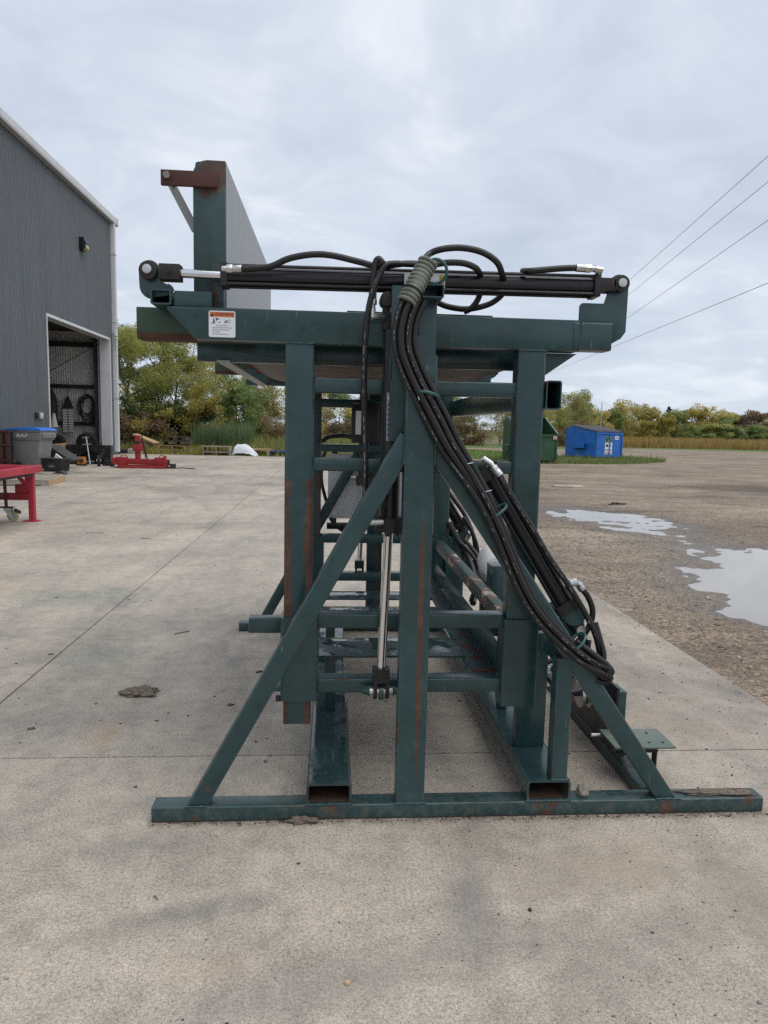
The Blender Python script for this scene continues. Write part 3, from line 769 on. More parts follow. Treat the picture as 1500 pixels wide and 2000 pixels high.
    ev = MB().box(-0.625, -0.552, M(2.655), M(2.675), 1.958, 2.012).box(-0.625, -0.552, M(2.700), M(2.72), 1.958, 2.012).box(-0.585, -0.550, M(2.675), M(2.70), 1.958, 2.012)
    ev.cyl((-0.664, M(2.655), 1.987), (-0.664, M(2.675), 1.987), 0.032, 18)
    part(ev, 'clevis', 'cast_iron', parent=hc, bev=0.002)
    part(MB().cyl((-0.664, M(2.645), 1.989), (-0.664, M(2.73), 1.989), 0.0165, 18), 'clevis_pin', 'zinc', parent=hc, bev=0.002)
    part(MB().cyl((-0.59, M(2.654), 1.985), (-0.59, M(2.648), 1.985), 0.009, 6), 'bolt', 'cast_iron', parent=hc)
    rv = MB().box(0.990, 1.05, M(2.650), M(2.668), 1.975, 2.022).box(0.990, 1.05, M(2.700), M(2.718), 1.975, 2.022).box(0.988, 1.02, M(2.668), M(2.70), 1.975, 2.022)
    rv.cyl((1.071, M(2.65), 2.004), (1.071, M(2.668), 2.004), 0.031, 18)
    part(rv, 'clevis', 'cast_iron', parent=hc, bev=0.002)
    part(MB().cyl((1.071, M(2.640), 2.004), (1.071, M(2.725), 2.004), 0.0165, 18), 'clevis_pin', 'zinc', parent=hc, bev=0.002)
    # diagonal cylinder behind the right brace
    dc = part(MB().cyl((0.585, M(2.588), 1.28), (0.89, M(2.588), 0.80), 0.036, 20), 'hydraulic_cylinder', 'black_paint')
    for a in (0.6, 2.2, 3.8, 5.4):
        d, s, u, L = frame((0.585, M(2.588), 1.28), (0.89, M(2.588), 0.80))
        o = (s * math.cos(a) + u * math.sin(a)) * 0.043
        part(MB().cyl(Vector((0.575, M(2.588), 1.296)) + o, Vector((0.895, M(2.588), 0.792)) + o, 0.006, 7), 'tie_rod', 'black_paint', parent=dc)
    for p, q in (((0.565, 1.311), (0.588, 1.275)), ((0.885, 0.808), (0.908, 0.772))):
        part(MB().beam((p[0], M(2.588), p[1]), (q[0], M(2.588), q[1]), 0.09, 0.09, 0.006, up=(0, 1, 0)), 'end_cap', 'black_paint', parent=dc)
    part(MB().beam((0.908, M(2.588), 0.772), (0.955, M(2.588), 0.70), 0.05, 0.05, 0.01, up=(0, 1, 0)), 'clevis', 'cast_iron', parent=dc)
    part(MB().cyl((0.955, M(2.55), 0.70), (0.955, M(2.63), 0.70), 0.018, 16), 'clevis_pin', 'zinc', parent=dc)
    part(MB().cyl((0.93, M(2.56), 0.76), (0.93, M(2.575), 0.76), 0.045, 18), 'clevis_boss', 'enamel', parent=dc)
    part(MB().prism([(0.86, 0.74), (0.985, 0.72), (0.955, 0.66), (0.88, 0.56), (0.83, 0.60)], 'xz', M(2.60), M(2.615)), 'cylinder_bracket')
    # stub column on the skid
    part(MB().beam((0.8745, M(2.508), 0.142), (0.8745, M(2.508), 0.615), 0.062, 0.066, 0.008, up=(0, 1, 0)), 'stub_column', 'enamel')
    part(MB().box(0.775, 0.90, M(2.757), M(2.80), 0.142, 0.628), 'stub_column', 'enamel_chipped', bev=0.004)
# fork-pocket skids, long members
for x0, x1 in ((-0.077, 0.090), (0.751, 0.919)):
    part(MB().beam(((x0 + x1) / 2, 2.4715, 0.1005), ((x0 + x1) / 2, 4.978, 0.1005), x1 - x0, 0.081, 0.012, open0=True, open1=True, wall=0.008), 'skid', 'enamel_wet' if x0 < 0 else 'enamel_worn')
    ins = MB()
    a, b, c2, d2 = x0 + 0.009, x1 - 0.009, 0.0695, 0.1320
    ins.add([(a, 2.475, c2), (b, 2.475, c2), (b, 4.97, c2), (a, 4.97, c2)], [(0, 1, 2, 3)])
    ins.add([(a, 2.475, c2 + .004), (a, 4.97, c2 + .004), (a, 4.97, d2), (a, 2.475, d2)], [(0, 1, 2, 3)])
    ins.add([(b, 2.475, c2 + .004), (b, 4.97, c2 + .004), (b, 4.97, d2), (b, 2.475, d2)], [(0, 1, 2, 3)])
    part(ins, 'skid_lining', 'rust_inside', smooth=0)
part(MB().beam((1.285, 2.551, 0.032), (1.285, 4.899, 0.032), 0.10, 0.056, 0.006), 'side_rail', 'enamel_worn')
part(MB().beam((0.338, 2.48, 1.919), (0.338, 4.97, 1.919), 0.079, 0.046, 0.006, open0=True, open1=False, wall=0.005), 'tie_tube', 'enamel')
part(MB().beam((-0.6185, 2.652, 1.8955), (-0.6185, 4.798, 1.8955), 0.073, 0.054, 0.006, open0=True, open1=False, wall=0.006), 'tie_tube', 'enamel')
part(MB().beam((0.834, 2.652, 1.585), (0.834, 4.80, 1.585), 0.060, 0.109, 0.010, open0=True, open1=False, wall=0.005), 'tie_tube', 'enamel')
part(MB().beam((0.733, 2.756, 0.668), (0.733, 4.694, 0.668), 0.055, 0.062, 0.006), 'tie_tube', 'enamel_bare_top')
part(MB().box(-0.455, -0.405, 2.866, 4.584, 1.689, 1.697), 'deck_strip', 'galvanised')
part(MB().box(-0.19, 0.66, 2.75, 4.70, 1.868, 1.880), 'deck_plate', 'enamel_old', bev=0.002)
part(MB().box(0.05, 0.62, 2.80, 4.65, 1.8815, 1.893), 'deck_pad', 'enamel_old', bev=0.002)
# sagging sheet under the deck
bel = MB(); n = 14; k = 16
for i in range(n + 1):
    for j in range(k + 1):
        x = -0.40 + 1.22 * i / n; y = 2.868 + 1.714 * j / k
        s = math.sin(math.pi * i / n) ** 0.7 * (0.35 + 0.65 * math.sin(math.pi * j / k))
        bel.v.append((x, y, 1.735 - 0.105 * s + 0.006 * fbm(x * 3, y * 3, 1.0)))
bel.f = [(i * (k + 1) + j, (i + 1) * (k + 1) + j, (i + 1) * (k + 1) + j + 1, i * (k + 1) + j + 1) for i in range(n) for j in range(k)]
part(bel, 'deck_underside', 'deck_underside', smooth=60)
for y in (3.3, 3.72, 4.15):
    part(MB().beam((-0.44, y, 1.752), (0.86, y, 1.752), 0.05, 0.03, 0.004), 'deck_crossbar', 'rust_steel')
# fence wall on the left of the deck
we = [(-0.522, 1.88), (-0.404, 1.88), (-0.404, 2.405), (-0.47, 2.405)] + arc(-0.47, 2.353, 0.052, 90, 180, 8)
part(MB().prism(we, 'xz', 2.76, 2.775), 'fence_end', 'enamel_wallend', bev=0.002)
part(MB().prism(we, 'xz', 4.69, 4.705), 'fence_end', 'enamel', bev=0.002)
part(MB().box(-0.4125, -0.4035, 2.775, 4.69, 1.88, 2.405), 'fence_sheet', 'galvanised')
part(MB().beam((-0.466, 2.775, 2.376), (-0.466, 4.69, 2.376), 0.10, 0.055, 0.012), 'fence_tube', 'enamel')
part(MB().beam((-0.466, 2.775, 1.92), (-0.466, 4.69, 1.92), 0.10, 0.06, 0.008), 'fence_tube', 'enamel')
for y in (3.25, 3.72, 4.2):
    part(MB().beam((-0.466, y, 1.95), (-0.466, y, 2.35), 0.09, 0.04, 0.005), 'fence_rib', 'enamel')
part(MB().box(-0.448, -0.405, 2.71, 2.758, 1.868, 2.03), 'fence_foot', 'enamel_rusty', bev=0.004)
part(MB().box(-0.634, -0.432, 2.742, 2.7585, 2.306, 2.360), 'latch_plate', 'rust_steel', bev=0.003)
part(hexbolt((-0.610, 2.742, 2.338), (0, -1, 0), 0.0135, 0.014), 'bolt', 'bolt_dull')
part(MB().beam((-0.622, 2.85, 2.350), (-0.530, 2.85, 2.178), 0.030, 0.008, 0.002, up=(0, 1, 0)), 'latch_stay', 'galvanised')
part(MB().cyl((-0.610, 2.755, 2.338), (-0.610, 2.87, 2.338), 0.008, 8), 'latch_rod', 'rust_steel')
# floor grating between the sleeves
for y0, y1, mt in ((3.00, 3.27, 'enamel_wet'), (3.645, 3.86, 'enamel_wet'), (4.04, 4.23, 'enamel_wet')):
    part(MB().box(-0.045, 0.60, y0, y1, 0.442, 0.452), 'floor_plate', mt, bev=0.002)
part(MB().box(0.602, 0.70, 2.76, 4.66, 0.440, 0.4505), 'floor_plate', 'enamel_rusty', bev=0.002)
part(MB().box(-0.14, -0.047, 2.76, 4.66, 0.440, 0.4505), 'floor_plate', 'enamel_wet', bev=0.002)
part(MB().box(0.702, 0.712, 2.76, 4.66, 0.40, 0.56), 'floor_edge', 'enamel_chipped', bev=0.002)
for y in (3.15, 3.75):
    part(MB().box(0.80, 0.84, y, y + 0.05, 0.142, 0.44), 'skid_leg', 'enamel_rusty', bev=0.003)
    part(MB().box(-0.02, 0.03, y, y + 0.05, 0.142, 0.44), 'skid_leg', 'enamel', bev=0.003)
# right side: power unit, sheave, foot plate
pu = part(MB().lathe([(0.02, 0), (0.075, 0.01), (0.095, 0.04), (0.10, 0.1), (0.10, 0.30)], (0.90, 3.66, 0.70), (0.15, 1, 0), 24), 'pump_motor', 'box_grey')
part(MB().lathe([(0.085, 0.3), (0.085, 0.38), (0.03, 0.39)], (0.90, 3.66, 0.70), (0.15, 1, 0), 20), 'motor_flange', 'zinc', parent=pu)
part(MB().box(0.815, 0.88, 3.46, 3.58, 0.40, 0.765), 'valve_block', 'enamel', bev=0.006)
for i in range(5):
    z = 0.46 + i * 0.062
    part(MB().cyl((0.88, 3.50, z), (0.915, 3.50, z), 0.016, 12).cyl((0.915, 3.50, z), (0.935, 3.50, z), 0.011, 8), 'valve_cap', 'zinc')
part(MB().box(0.86, 1.10, 3.40, 3.95, 0.50, 0.545), 'pump_shelf', 'enamel_rusty', bev=0.004)
for y in (3.42, 3.90):
    part(MB().box(0.86, 0.90, y, y + 0.04, 0.142, 0.50), 'pump_leg', 'enamel', bev=0.003)
part(MB().box(1.236, 1.248, 2.84, 3.55, 0.0605, 0.36), 'side_plate', 'black_paint', bev=0.002)
part(MB().box(1.25, 1.33, 2.95, 3.06, 0.0605, 0.30), 'side_post', 'enamel', bev=0.004)
sh = part(MB().lathe([(0.022, 0), (0.062, 0.0), (0.064, 0.012), (0.048, 0.022), (0.048, 0.034), (0.064, 0.044), (0.062, 0.056), (0.02, 0.056)], (1.165, 3.10, 0.235), (1, 0, 0), 28), 'sheave', 'zinc')
part(MB().cyl((1.14, 3.10, 0.235), (1.25, 3.10, 0.235), 0.012, 12), 'axle', 'black_paint', parent=sh)
part(hexbolt((1.236, 2.98, 0.215), (-1, 0, 0), 0.012, 0.012), 'bolt', 'zinc')
part(MB().box(1.17, 1.425, 2.665, 2.845, 0.168, 0.175), 'foot_plate', 'enamel_plate', bev=0.001)
for px, py in ((1.30, 2.80), (1.36, 2.80), (1.33, 2.71), (1.39, 2.71)):
    part(MB().cyl((px, py, 0.1755), (px, py, 0.1775), 0.006, 8), 'bolt', 'black_print')
part(MB().prism([(2.66, 0.165), (2.84, 0.165), (2.84, 0.0605), (2.80, 0.0605)], 'yz', 1.238, 1.246), 'foot_plate_bracket', 'enamel_rusty')
part(MB().cyl((1.18, 2.70, 0.150), (1.36, 2.70, 0.150), 0.013, 12), 'foot_plate_hinge', 'black_paint')
part(MB().cyl((1.352, 2.70, 0.15), (1.352, 2.70, 0.062), 0.011, 10), 'foot_plate_stop', 'black_paint')
part(MB().cyl((1.13, 2.83, 0.155), (1.19, 2.83, 0.155), 0.008, 8), 'foot_plate_pin', 'zinc')
# left-overs of tie wire on the rail
# electrical cabinet on the far mast
cab = part(MB().box(-0.015, 0.519, 5.02, 5.20, 0.807, 1.248), 'control_cabinet', 'box_grey', bev=0.006)
part(MB().box(-0.025, 0.529, 5.004, 5.0185, 0.797, 1.258), 'cabinet_lid', 'box_grey', parent=cab, bev=0.004)
for x in (0.02, 0.485):
    for z in (0.835, 1.22):
        part(MB().cyl((x, 5.004, z), (x, 4.996, z), 0.014, 12), 'lid_screw', 'zinc', parent=cab)
        part(MB().box(x - 0.018, x + 0.018, 4.994, 5.01, 0.765, 0.797) if z < 1 else MB().box(x - 0.018, x + 0.018, 4.994, 5.01, 1.2585, 1.285), 'cabinet_foot', 'black_paint', parent=cab)
part(MB().box(-0.03, 0.52, 4.985, 5.03, 0.722, 0.766), 'cabinet_bar', 'black_paint', bev=0.003)
part(MB().box(-0.03, 0.52, 4.985, 5.03, 1.286, 1.32), 'cabinet_bar', 'black_paint', bev=0.003)
part(MB().beam((0.308, 4.942, 0.655), (0.308, 4.942, 0.69), 0.114, 0.081, 0.01, up=(0, 1, 0)), 'strap', 'yellow_strap')
part(MB().box(0.125, 0.30, 4.60, 4.69, 1.345, 1.60), 'junction_box', 'black_paint', bev=0.006)
part(MB().box(0.15, 0.185, 4.594, 4.5985, 1.40, 1.55), 'box_label', 'white_print')
# print on the near lift cylinder and the deck cylinder
part(MB().box(0.196, 0.232, 2.5845, 2.587, 1.40, 1.575), 'cylinder_label', 'blue_label')
for i in range(7):
    part(MB().box(0.200, 0.200 + 0.008 + 0.018 * ((i * 7) % 5) / 4, 2.5828, 2.584, 1.42 + i * 0.018, 1.427 + i * 0.018), 'label_line', 'black_print')
part(MB().cyl((0.21, 2.5828, 1.555), (0.21, 2.584, 1.555), 0.010, 16), 'label_emblem', 'white_print')
part(MB().box(0.255, 0.405, 2.651, 2.654, 1.962, 2.010), 'cylinder_label', 'white_print')
part(MB().box(0.385, 0.402, 2.6485, 2.6505, 1.966, 2.006), 'label_mark', 'yellow_strap')
# WARNING sticker
lx0, lx1, lz0, lz1, ly = -0.4505, -0.3555, 1.7605, 1.8535, 2.6580
def rrect(x0, x1, z0, z1, r):
    return arc(x1 - r, z1 - r, r, 0, 90, 4) + arc(x0 + r, z1 - r, r, 90, 180, 4) + arc(x0 + r, z0 + r, r, 180, 270, 4) + arc(x1 - r, z0 + r, r, 270, 360, 4)
st = part(MB().prism(rrect(lx0, lx1, lz0, lz1, 0.006), 'xz', ly - 0.0012, ly - 0.0002), 'warning_sticker', 'white_print', label='white and orange WARNING sticker')
def stk(mb, name, mat): return mb.build(name, mat, st, smooth=0)
y0, y1 = ly - 0.0022, ly - 0.0016
stk(MB().box(lx0 + 0.004, lx1 - 0.004, y0, y1, lz1 - 0.021, lz1 - 0.004), 'header', 'orange_print')
lettering('lettering', 'WARNING', 0.0150, 'black_print', st, (lx0 + 0.056, ly - 0.0030, lz1 - 0.0125), (R(90), 0, 0), 0.95)
stk(MB().prism([(lx0 + 0.007, lz1 - 0.019), (lx0 + 0.019, lz1 - 0.019), (lx0 + 0.013, lz1 - 0.008)], 'xz', ly - 0.0032, ly - 0.0026), 'symbol', 'black_print')
pc = MB()
pc.box(lx0 + 0.009, lx0 + 0.023, y0, y1, lz1 - 0.0445, lz1 - 0.0425).prism([(lx0 + 0.016, lz1 - 0.041), (lx0 + 0.023, lz1 - 0.041), (lx0 + 0.020, lz1 - 0.035), (lx0 + 0.0195, lz1 - 0.028), (lx0 + 0.016, lz1 - 0.028)], 'xz', y0, y1)
pc.prism([(lx0 + 0.025, lz1 - 0.024), (lx0 + 0.042, lz1 - 0.031), (lx0 + 0.028, lz1 - 0.030)], 'xz', y0, y1).prism([(lx0 + 0.025, lz1 - 0.024), (lx0 + 0.030, lz1 - 0.030), (lx0 + 0.026, lz1 - 0.038)], 'xz', y0, y1)
pc.prism([(lx0 + 0.033, lz1 - 0.040), (lx0 + 0.041, lz1 - 0.039), (lx0 + 0.040, lz1 - 0.042), (lx0 + 0.036, lz1 - 0.042)], 'xz', y0, y1)
stk(pc, 'pictogram', 'black_print')
pc = MB().prism([(lx0 + 0.054, lz1 - 0.041), (lx0 + 0.060, lz1 - 0.034), (lx0 + 0.066, lz1 - 0.033), (lx0 + 0.062, lz1 - 0.038), (lx0 + 0.065, lz1 - 0.042), (lx0 + 0.060, lz1 - 0.040)], 'xz', y0, y1)
pc.ring((lx0 + 0.072, (y0 + y1) / 2, lz1 - 0.036), (0, 1, 0), 0.0055, 0.0006, 18, 4)
stk(pc, 'pictogram', 'black_print')
random.seed(5)
for z, a, b in ((0.051, 0.026, 0.068), (0.059, 0.013, 0.085), (0.0665, 0.013, 0.074), (0.074, 0.013, 0.041), (0.082, 0.013, 0.070)):
    x = a; ln = MB()
    while x < b:
        w = random.uniform(0.003, 0.009)
        ln.box(lx0 + x, lx0 + min(b, x + w), y0, y1, lz1 - z - 0.0011, lz1 - z + 0.0011); x += w + 0.0018
    stk(ln, 'print_line', 'grey_print')

# ---- hoses with their fittings
HOSES = [
    (0.0125,[(-0.329,2.60,1.991),(-0.276,2.60,1.995),(-0.222,2.60,2.004),(-0.160,2.60,2.033),(-0.079,2.60,2.050),(-0.007,2.60,2.049),(0.084,2.60,2.032),(0.158,2.60,2.019),(0.257,2.61,2.034),(0.345,2.62,2.036)]),
    (0.0125,[(0.136,2.57,1.915),(0.137,2.57,1.968),(0.143,2.57,2.021),(0.155,2.57,2.037),(0.170,2.57,2.023),(0.191,2.62,2.020)]),
    (0.0120,[(0.34,2.60,2.030),(0.255,2.60,2.030),(0.210,2.58,2.026),(0.178,2.565,2.014),(0.157,2.56,1.978),(0.136,2.55,1.925),(0.118,2.55,1.836),(0.111,2.56,1.711),(0.112,2.57,1.566),(0.119,2.58,1.420),(0.124,2.58,1.271),(0.122,2.58,1.167),(0.133,2.58,1.101)]),
    (0.0125,[(0.296,2.50,2.003),(0.333,2.60,2.065),(0.380,2.60,2.086),(0.450,2.60,2.094),(0.525,2.60,2.083),(0.582,2.60,2.051),(0.612,2.63,2.012),(0.655,2.76,1.985),(0.610,2.78,1.938),(0.522,2.78,1.912),(0.443,2.78,1.917),(0.393,2.78,1.934)]),
    (0.0125,[(0.319,2.50,2.000),(0.370,2.60,2.035),(0.420,2.61,2.044),(0.476,2.61,2.041),(0.520,2.62,2.022),(0.560,2.75,2.004),(0.556,2.77,1.955),(0.531,2.77,1.916),(0.502,2.78,1.900)]),
    (0.0125,[(0.700,2.68,2.040),(0.714,2.63,2.030),(0.765,2.63,2.036),(0.834,2.63,2.044),(0.891,2.63,2.048)]),
    (0.0125,[(0.245,2.452,1.902),(0.220,2.452,1.839),(0.208,2.452,1.772),(0.213,2.452,1.704),(0.238,2.452,1.638),(0.269,2.452,1.576),(0.303,2.452,1.515),(0.337,2.452,1.455),(0.390,2.452,1.367),(0.463,2.444,1.273),(0.527,2.432,1.180),(0.575,2.430,1.092),(0.613,2.430,1.007),(0.644,2.430,0.937),(0.694,2.430,0.842),(0.756,2.430,0.759),(0.825,2.430,0.691),(0.900,2.430,0.628),(0.960,2.430,0.591),(1.002,2.430,0.575)]),
    (0.0125,[(0.265,2.436,1.891),(0.240,2.436,1.831),(0.229,2.436,1.769),(0.234,2.436,1.707),(0.257,2.436,1.646),(0.287,2.436,1.586),(0.321,2.436,1.526),(0.355,2.436,1.466),(0.405,2.436,1.379),(0.476,2.441,1.282),(0.542,2.450,1.185),(0.591,2.452,1.094),(0.630,2.452,1.008),(0.661,2.452,0.937),(0.711,2.452,0.843),(0.772,2.452,0.760),(0.841,2.452,0.693),(0.915,2.452,0.630),(0.974,2.452,0.595),(1.015,2.452,0.579),(1.037,2.452,0.565),(1.014,2.452,0.553),(0.954,2.452,0.592)]),
    (0.0125,[(0.286,2.440,1.884),(0.262,2.440,1.826),(0.252,2.440,1.769),(0.257,2.440,1.712),(0.279,2.440,1.655),(0.308,2.440,1.597),(0.342,2.440,1.537),(0.376,2.440,1.477),(0.424,2.440,1.390),(0.490,2.437,1.292),(0.549,2.430,1.193),(0.595,2.428,1.103),(0.634,2.428,1.017),(0.665,2.428,0.947),(0.714,2.428,0.855),(0.773,2.428,0.775),(0.840,2.428,0.709),(0.913,2.428,0.648),(0.970,2.428,0.614),(1.009,2.428,0.599),(1.022,2.428,0.589),(1.016,2.428,0.569)]),
    (0.0125,[(0.309,2.452,1.879),(0.285,2.452,1.822),(0.276,2.452,1.769),(0.280,2.452,1.719),(0.301,2.452,1.665),(0.330,2.452,1.608),(0.364,2.452,1.548),(0.398,2.452,1.488),(0.444,2.452,1.400),(0.507,2.452,1.300),(0.565,2.452,1.197),(0.612,2.452,1.104),(0.652,2.452,1.017),(0.683,2.452,0.947),(0.731,2.452,0.855),(0.790,2.452,0.776),(0.857,2.452,0.711),(0.929,2.452,0.651),(0.985,2.452,0.617),(1.022,2.452,0.602)]),
    (0.0125,[(0.600,2.50,1.294),(0.621,2.50,1.257),(0.663,2.50,1.193),(0.732,2.50,1.095),(0.794,2.50,0.997),(0.873,2.50,0.892),(0.940,2.50,0.792),(0.991,2.50,0.698),(1.016,2.50,0.609)]),
    (0.0125,[(0.950,2.56,0.860),(0.976,2.56,0.830),(0.997,2.56,0.780),(0.994,2.56,0.730),(0.969,2.56,0.680),(0.928,2.57,0.624),(0.911,2.62,0.559)]),
    (0.014,[(0.781,4.75,1.042),(0.847,4.75,0.956),(0.922,4.75,0.851),(0.977,4.75,0.727),(0.996,4.75,0.584),(0.980,4.75,0.458),(0.957,4.75,0.386),(1.015,4.75,0.295)]),
    (0.014,[(0.895,4.70,0.857),(0.951,4.70,0.770),(0.998,4.70,0.647),(1.003,4.70,0.505),(0.983,4.70,0.379)]),
    (0.020,[(0.80,4.70,0.82),(0.86,4.66,0.70),(0.93,4.62,0.58),(0.95,4.5,0.45),(0.90,4.3,0.36)]),
    (0.014,[(-0.068,4.66,1.345),(-0.029,4.66,1.375),(0.021,4.66,1.385),(0.088,4.66,1.388),(0.148,4.64,1.373)]),
    (0.012,[(-0.006,5.00,0.80),(0.050,5.00,0.733),(0.124,5.00,0.690),(0.234,5.00,0.669),(0.344,5.00,0.678)]),
    (0.012,[(0.507,5.00,0.80),(0.483,5.00,0.739),(0.437,5.00,0.671),(0.400,5.00,0.663)]),
    (0.012,[(-0.03,5.01,0.90),(-0.070,5.00,1.061),(-0.065,5.00,1.205),(-0.044,5.00,1.277)]),
    (0.014,[(0.860,2.92,0.56),(0.880,2.90,0.634),(0.903,2.90,0.625),(0.922,2.90,0.555),(0.93,2.92,0.46)]),
    (0.014,[(0.96,3.0,0.40),(1.037,2.90,0.405),(1.073,2.90,0.399),(1.130,2.92,0.403),(1.19,3.0,0.42)]),
    (0.012,[(0.96,2.95,0.44),(1.04,2.95,0.46),(1.12,2.97,0.44),(1.18,3.05,0.40)]),
    (0.012,[(0.743,3.60,0.547),(0.755,3.60,0.583),(0.810,3.60,0.575),(0.852,3.56,0.556)]),
]
for i, (r, p) in enumerate(HOSES):
    hs = part(MB().sweep(p, r * (0.92 if i < 12 else 1), 10, 6), 'hose', 'rubber_hose', smooth=60)
    if i in (2, 6, 8, 10):                      # broken white print line along the hose
        q = [Vector(v) + Vector((-0.35, -0.90, 0.2)).normalized() * r * 0.90 for v in p]
        ln = MB(); random.seed(i)
        for k in range(len(q) - 1):
            t = 0.0
            while t < 0.95:
                e = min(1.0, t + random.uniform(0.05, 0.22))
                if random.random() < 0.35:
                    ln.cyl(q[k].lerp(q[k + 1], t), q[k].lerp(q[k + 1], e), 0.0013, 5)
                t = e + random.uniform(0.03, 0.12)
        part(ln, 'hose_print', 'grey_print', parent=hs, kind='stuff')
for p, r in (([(0.86, 2.46, 0.70), (0.93, 2.44, 0.63), (1.00, 2.43, 0.575), (1.035, 2.44, 0.555), (1.02, 2.47, 0.525), (0.97, 2.50, 0.54), (0.93, 2.55, 0.57)], 0.0105), ([(0.90, 2.45, 0.69), (0.97, 2.43, 0.640), (1.02, 2.43, 0.600), (1.040, 2.45, 0.568), (1.01, 2.49, 0.545), (0.985, 2.54, 0.60), (0.99, 2.56, 0.66)], 0.0105),
             ([(0.995, 2.52, 0.74), (1.01, 2.50, 0.68), (1.02, 2.48, 0.62), (1.00, 2.47, 0.575), (0.95, 2.47, 0.60)], 0.0105), ([(1.00, 2.56, 0.60), (0.98, 2.60, 0.52), (1.02, 2.70, 0.45), (1.08, 2.80, 0.47), (1.10, 2.86, 0.55), (1.05, 2.9, 0.60)], 0.0115),
             ([(0.92, 2.85, 0.42), (0.98, 2.82, 0.36), (1.06, 2.84, 0.35), (1.14, 2.9, 0.37), (1.18, 3.0, 0.36)], 0.0115),
             ([(0.87, 3.1, 0.60), (0.90, 3.02, 0.66), (0.93, 2.95, 0.63), (0.92, 2.9, 0.52), (0.94, 2.88, 0.40)], 0.0115),
             ([(0.90, 3.44, 0.52), (0.95, 3.30, 0.47), (0.98, 3.15, 0.50), (0.96, 3.0, 0.47)], 0.012), ([(0.90, 3.46, 0.60), (0.97, 3.34, 0.58), (1.0, 3.2, 0.50), (1.02, 3.05, 0.42)], 0.012),
             ([(0.85, 4.4, 0.75), (0.92, 4.3, 0.66), (0.98, 4.2, 0.52), (0.96, 4.05, 0.42), (0.92, 3.95, 0.40)], 0.014), ([(0.86, 4.55, 0.70), (0.95, 4.5, 0.60), (1.02, 4.4, 0.45), (1.0, 4.2, 0.36)], 0.014)):
    part(MB().sweep(p, r, 9, 6), 'hose', 'rubber_hose', smooth=60)
for p, q in (((1.02, 2.70, 0.45), (1.05, 2.745, 0.46)), ((0.98, 2.82, 0.362), (1.02, 2.83, 0.355)), ((0.93, 2.95, 0.63), (0.925, 2.93, 0.59)), ((0.95, 3.30, 0.47), (0.965, 3.24, 0.482)), ((0.94, 2.88, 0.42), (0.94, 2.88, 0.36))):
    part(MB().cyl(p, q, 0.017, 10).cyl(Vector(p).lerp(Vector(q), -0.4), p, 0.014, 6), 'hose_fitting', 'zinc')
def fitting(a, b, r=0.0140):
    a = Vector(a); b = Vector(b); d = b - a
    mb = MB().cyl(a, a + d * 0.45, r, 14).cyl(a + d * 0.45, a + d * 0.75, r * 1.12, 6).cyl(a + d * 0.75, b, r * 0.75, 10)
    return part(mb, 'hose_fitting', 'zinc', bev=0.0008)
fitting((-0.325, 2.60, 1.991), (-0.395, 2.605, 1.990))
fitting((0.136, 2.57, 1.925), (0.136, 2.57, 1.865))
part(MB().cyl((0.136, 2.57, 1.868), (0.136, 2.57, 1.835), 0.012, 10).cyl((0.136, 2.57, 1.84), (0.178, 2.595, 1.84), 0.012, 10), 'hose_fitting', 'zinc')
fitting((0.885, 2.63, 2.048), (0.96, 2.63, 2.047))
part(MB().cyl((0.955, 2.63, 2.047), (0.985, 2.635, 2.045), 0.013, 10).cyl((0.982, 2.64, 2.050), (0.980, 2.665, 2.020), 0.011, 10), 'hose_fitting', 'zinc')
fitting((0.606, 2.50, 1.286), (0.572, 2.515, 1.328))
part(MB().cyl((0.575, 2.513, 1.325), (0.545, 2.525, 1.345), 0.012, 10).cyl((0.548, 2.525, 1.345), (0.568, 2.56, 1.31), 0.011, 10), 'hose_fitting', 'zinc')
fitting((0.953, 2.56, 0.856), (0.927, 2.558, 0.890))
part(MB().cyl((0.93, 2.558, 0.888), (0.905, 2.56, 0.88), 0.015, 10).cyl((0.908, 2.56, 0.882), (0.893, 2.58, 0.84), 0.013, 10), 'hose_fitting', 'zinc')
# spiral wrap where the hoses go over the mast head
sp = MB().sweep([(0.318, 2.475, 2.012), (0.300, 2.462, 1.975), (0.272, 2.447, 1.92), (0.246, 2.443, 1.872)], 0.0275, 18, 6)
wrap = part(sp, 'spiral_wrap', 'spiral_wrap', smooth=60)
a, b = Vector((0.316, 2.474, 2.008)), Vector((0.246, 2.443, 1.872))
for i in range(11):
    c0 = a.lerp(b, i / 10)
    part(MB().ring(c0, (b - a), 0.0305, 0.0058, 20, 6), 'wrap_coil', 'spiral_wrap', parent=wrap, smooth=60)
part(MB().ring(a.lerp(b, 0.72), (b - a), 0.034, 0.004, 20, 6), 'hose_tie', 'rubber_black', smooth=60)
part(MB().ring((0.345, 2.49, 1.985), (0.25, 1, 0.2), 0.040, 0.0055, 24, 8), 'hose_tie', 'tie_green', smooth=60)
for c0, ax, rr, sq in (((0.332, 2.445, 1.563), (0.15, 0.2, 1), 0.044, 0.62), ((0.588, 2.46, 1.163), (0.55, 0.1, -0.85), 0.044, 0.8), ((0.905, 2.46, 0.684), (0.62, 0.1, -0.75), 0.044, 0.8)):
    part(MB().ring(c0, ax, rr, 0.0055, 24, 8, sq), 'hose_tie', 'tie_green', smooth=60)
for p, q in (((0.285, 2.44, 1.575), (0.296, 2.43, 1.545)), ((0.530, 2.44, 1.23), (0.560, 2.43, 1.24)), ((0.47, 2.43, 1.33), (0.49, 2.43, 1.335))):
    part(MB().cyl(p, q, 0.0016, 6), 'zip_tie_end', 'white_print')

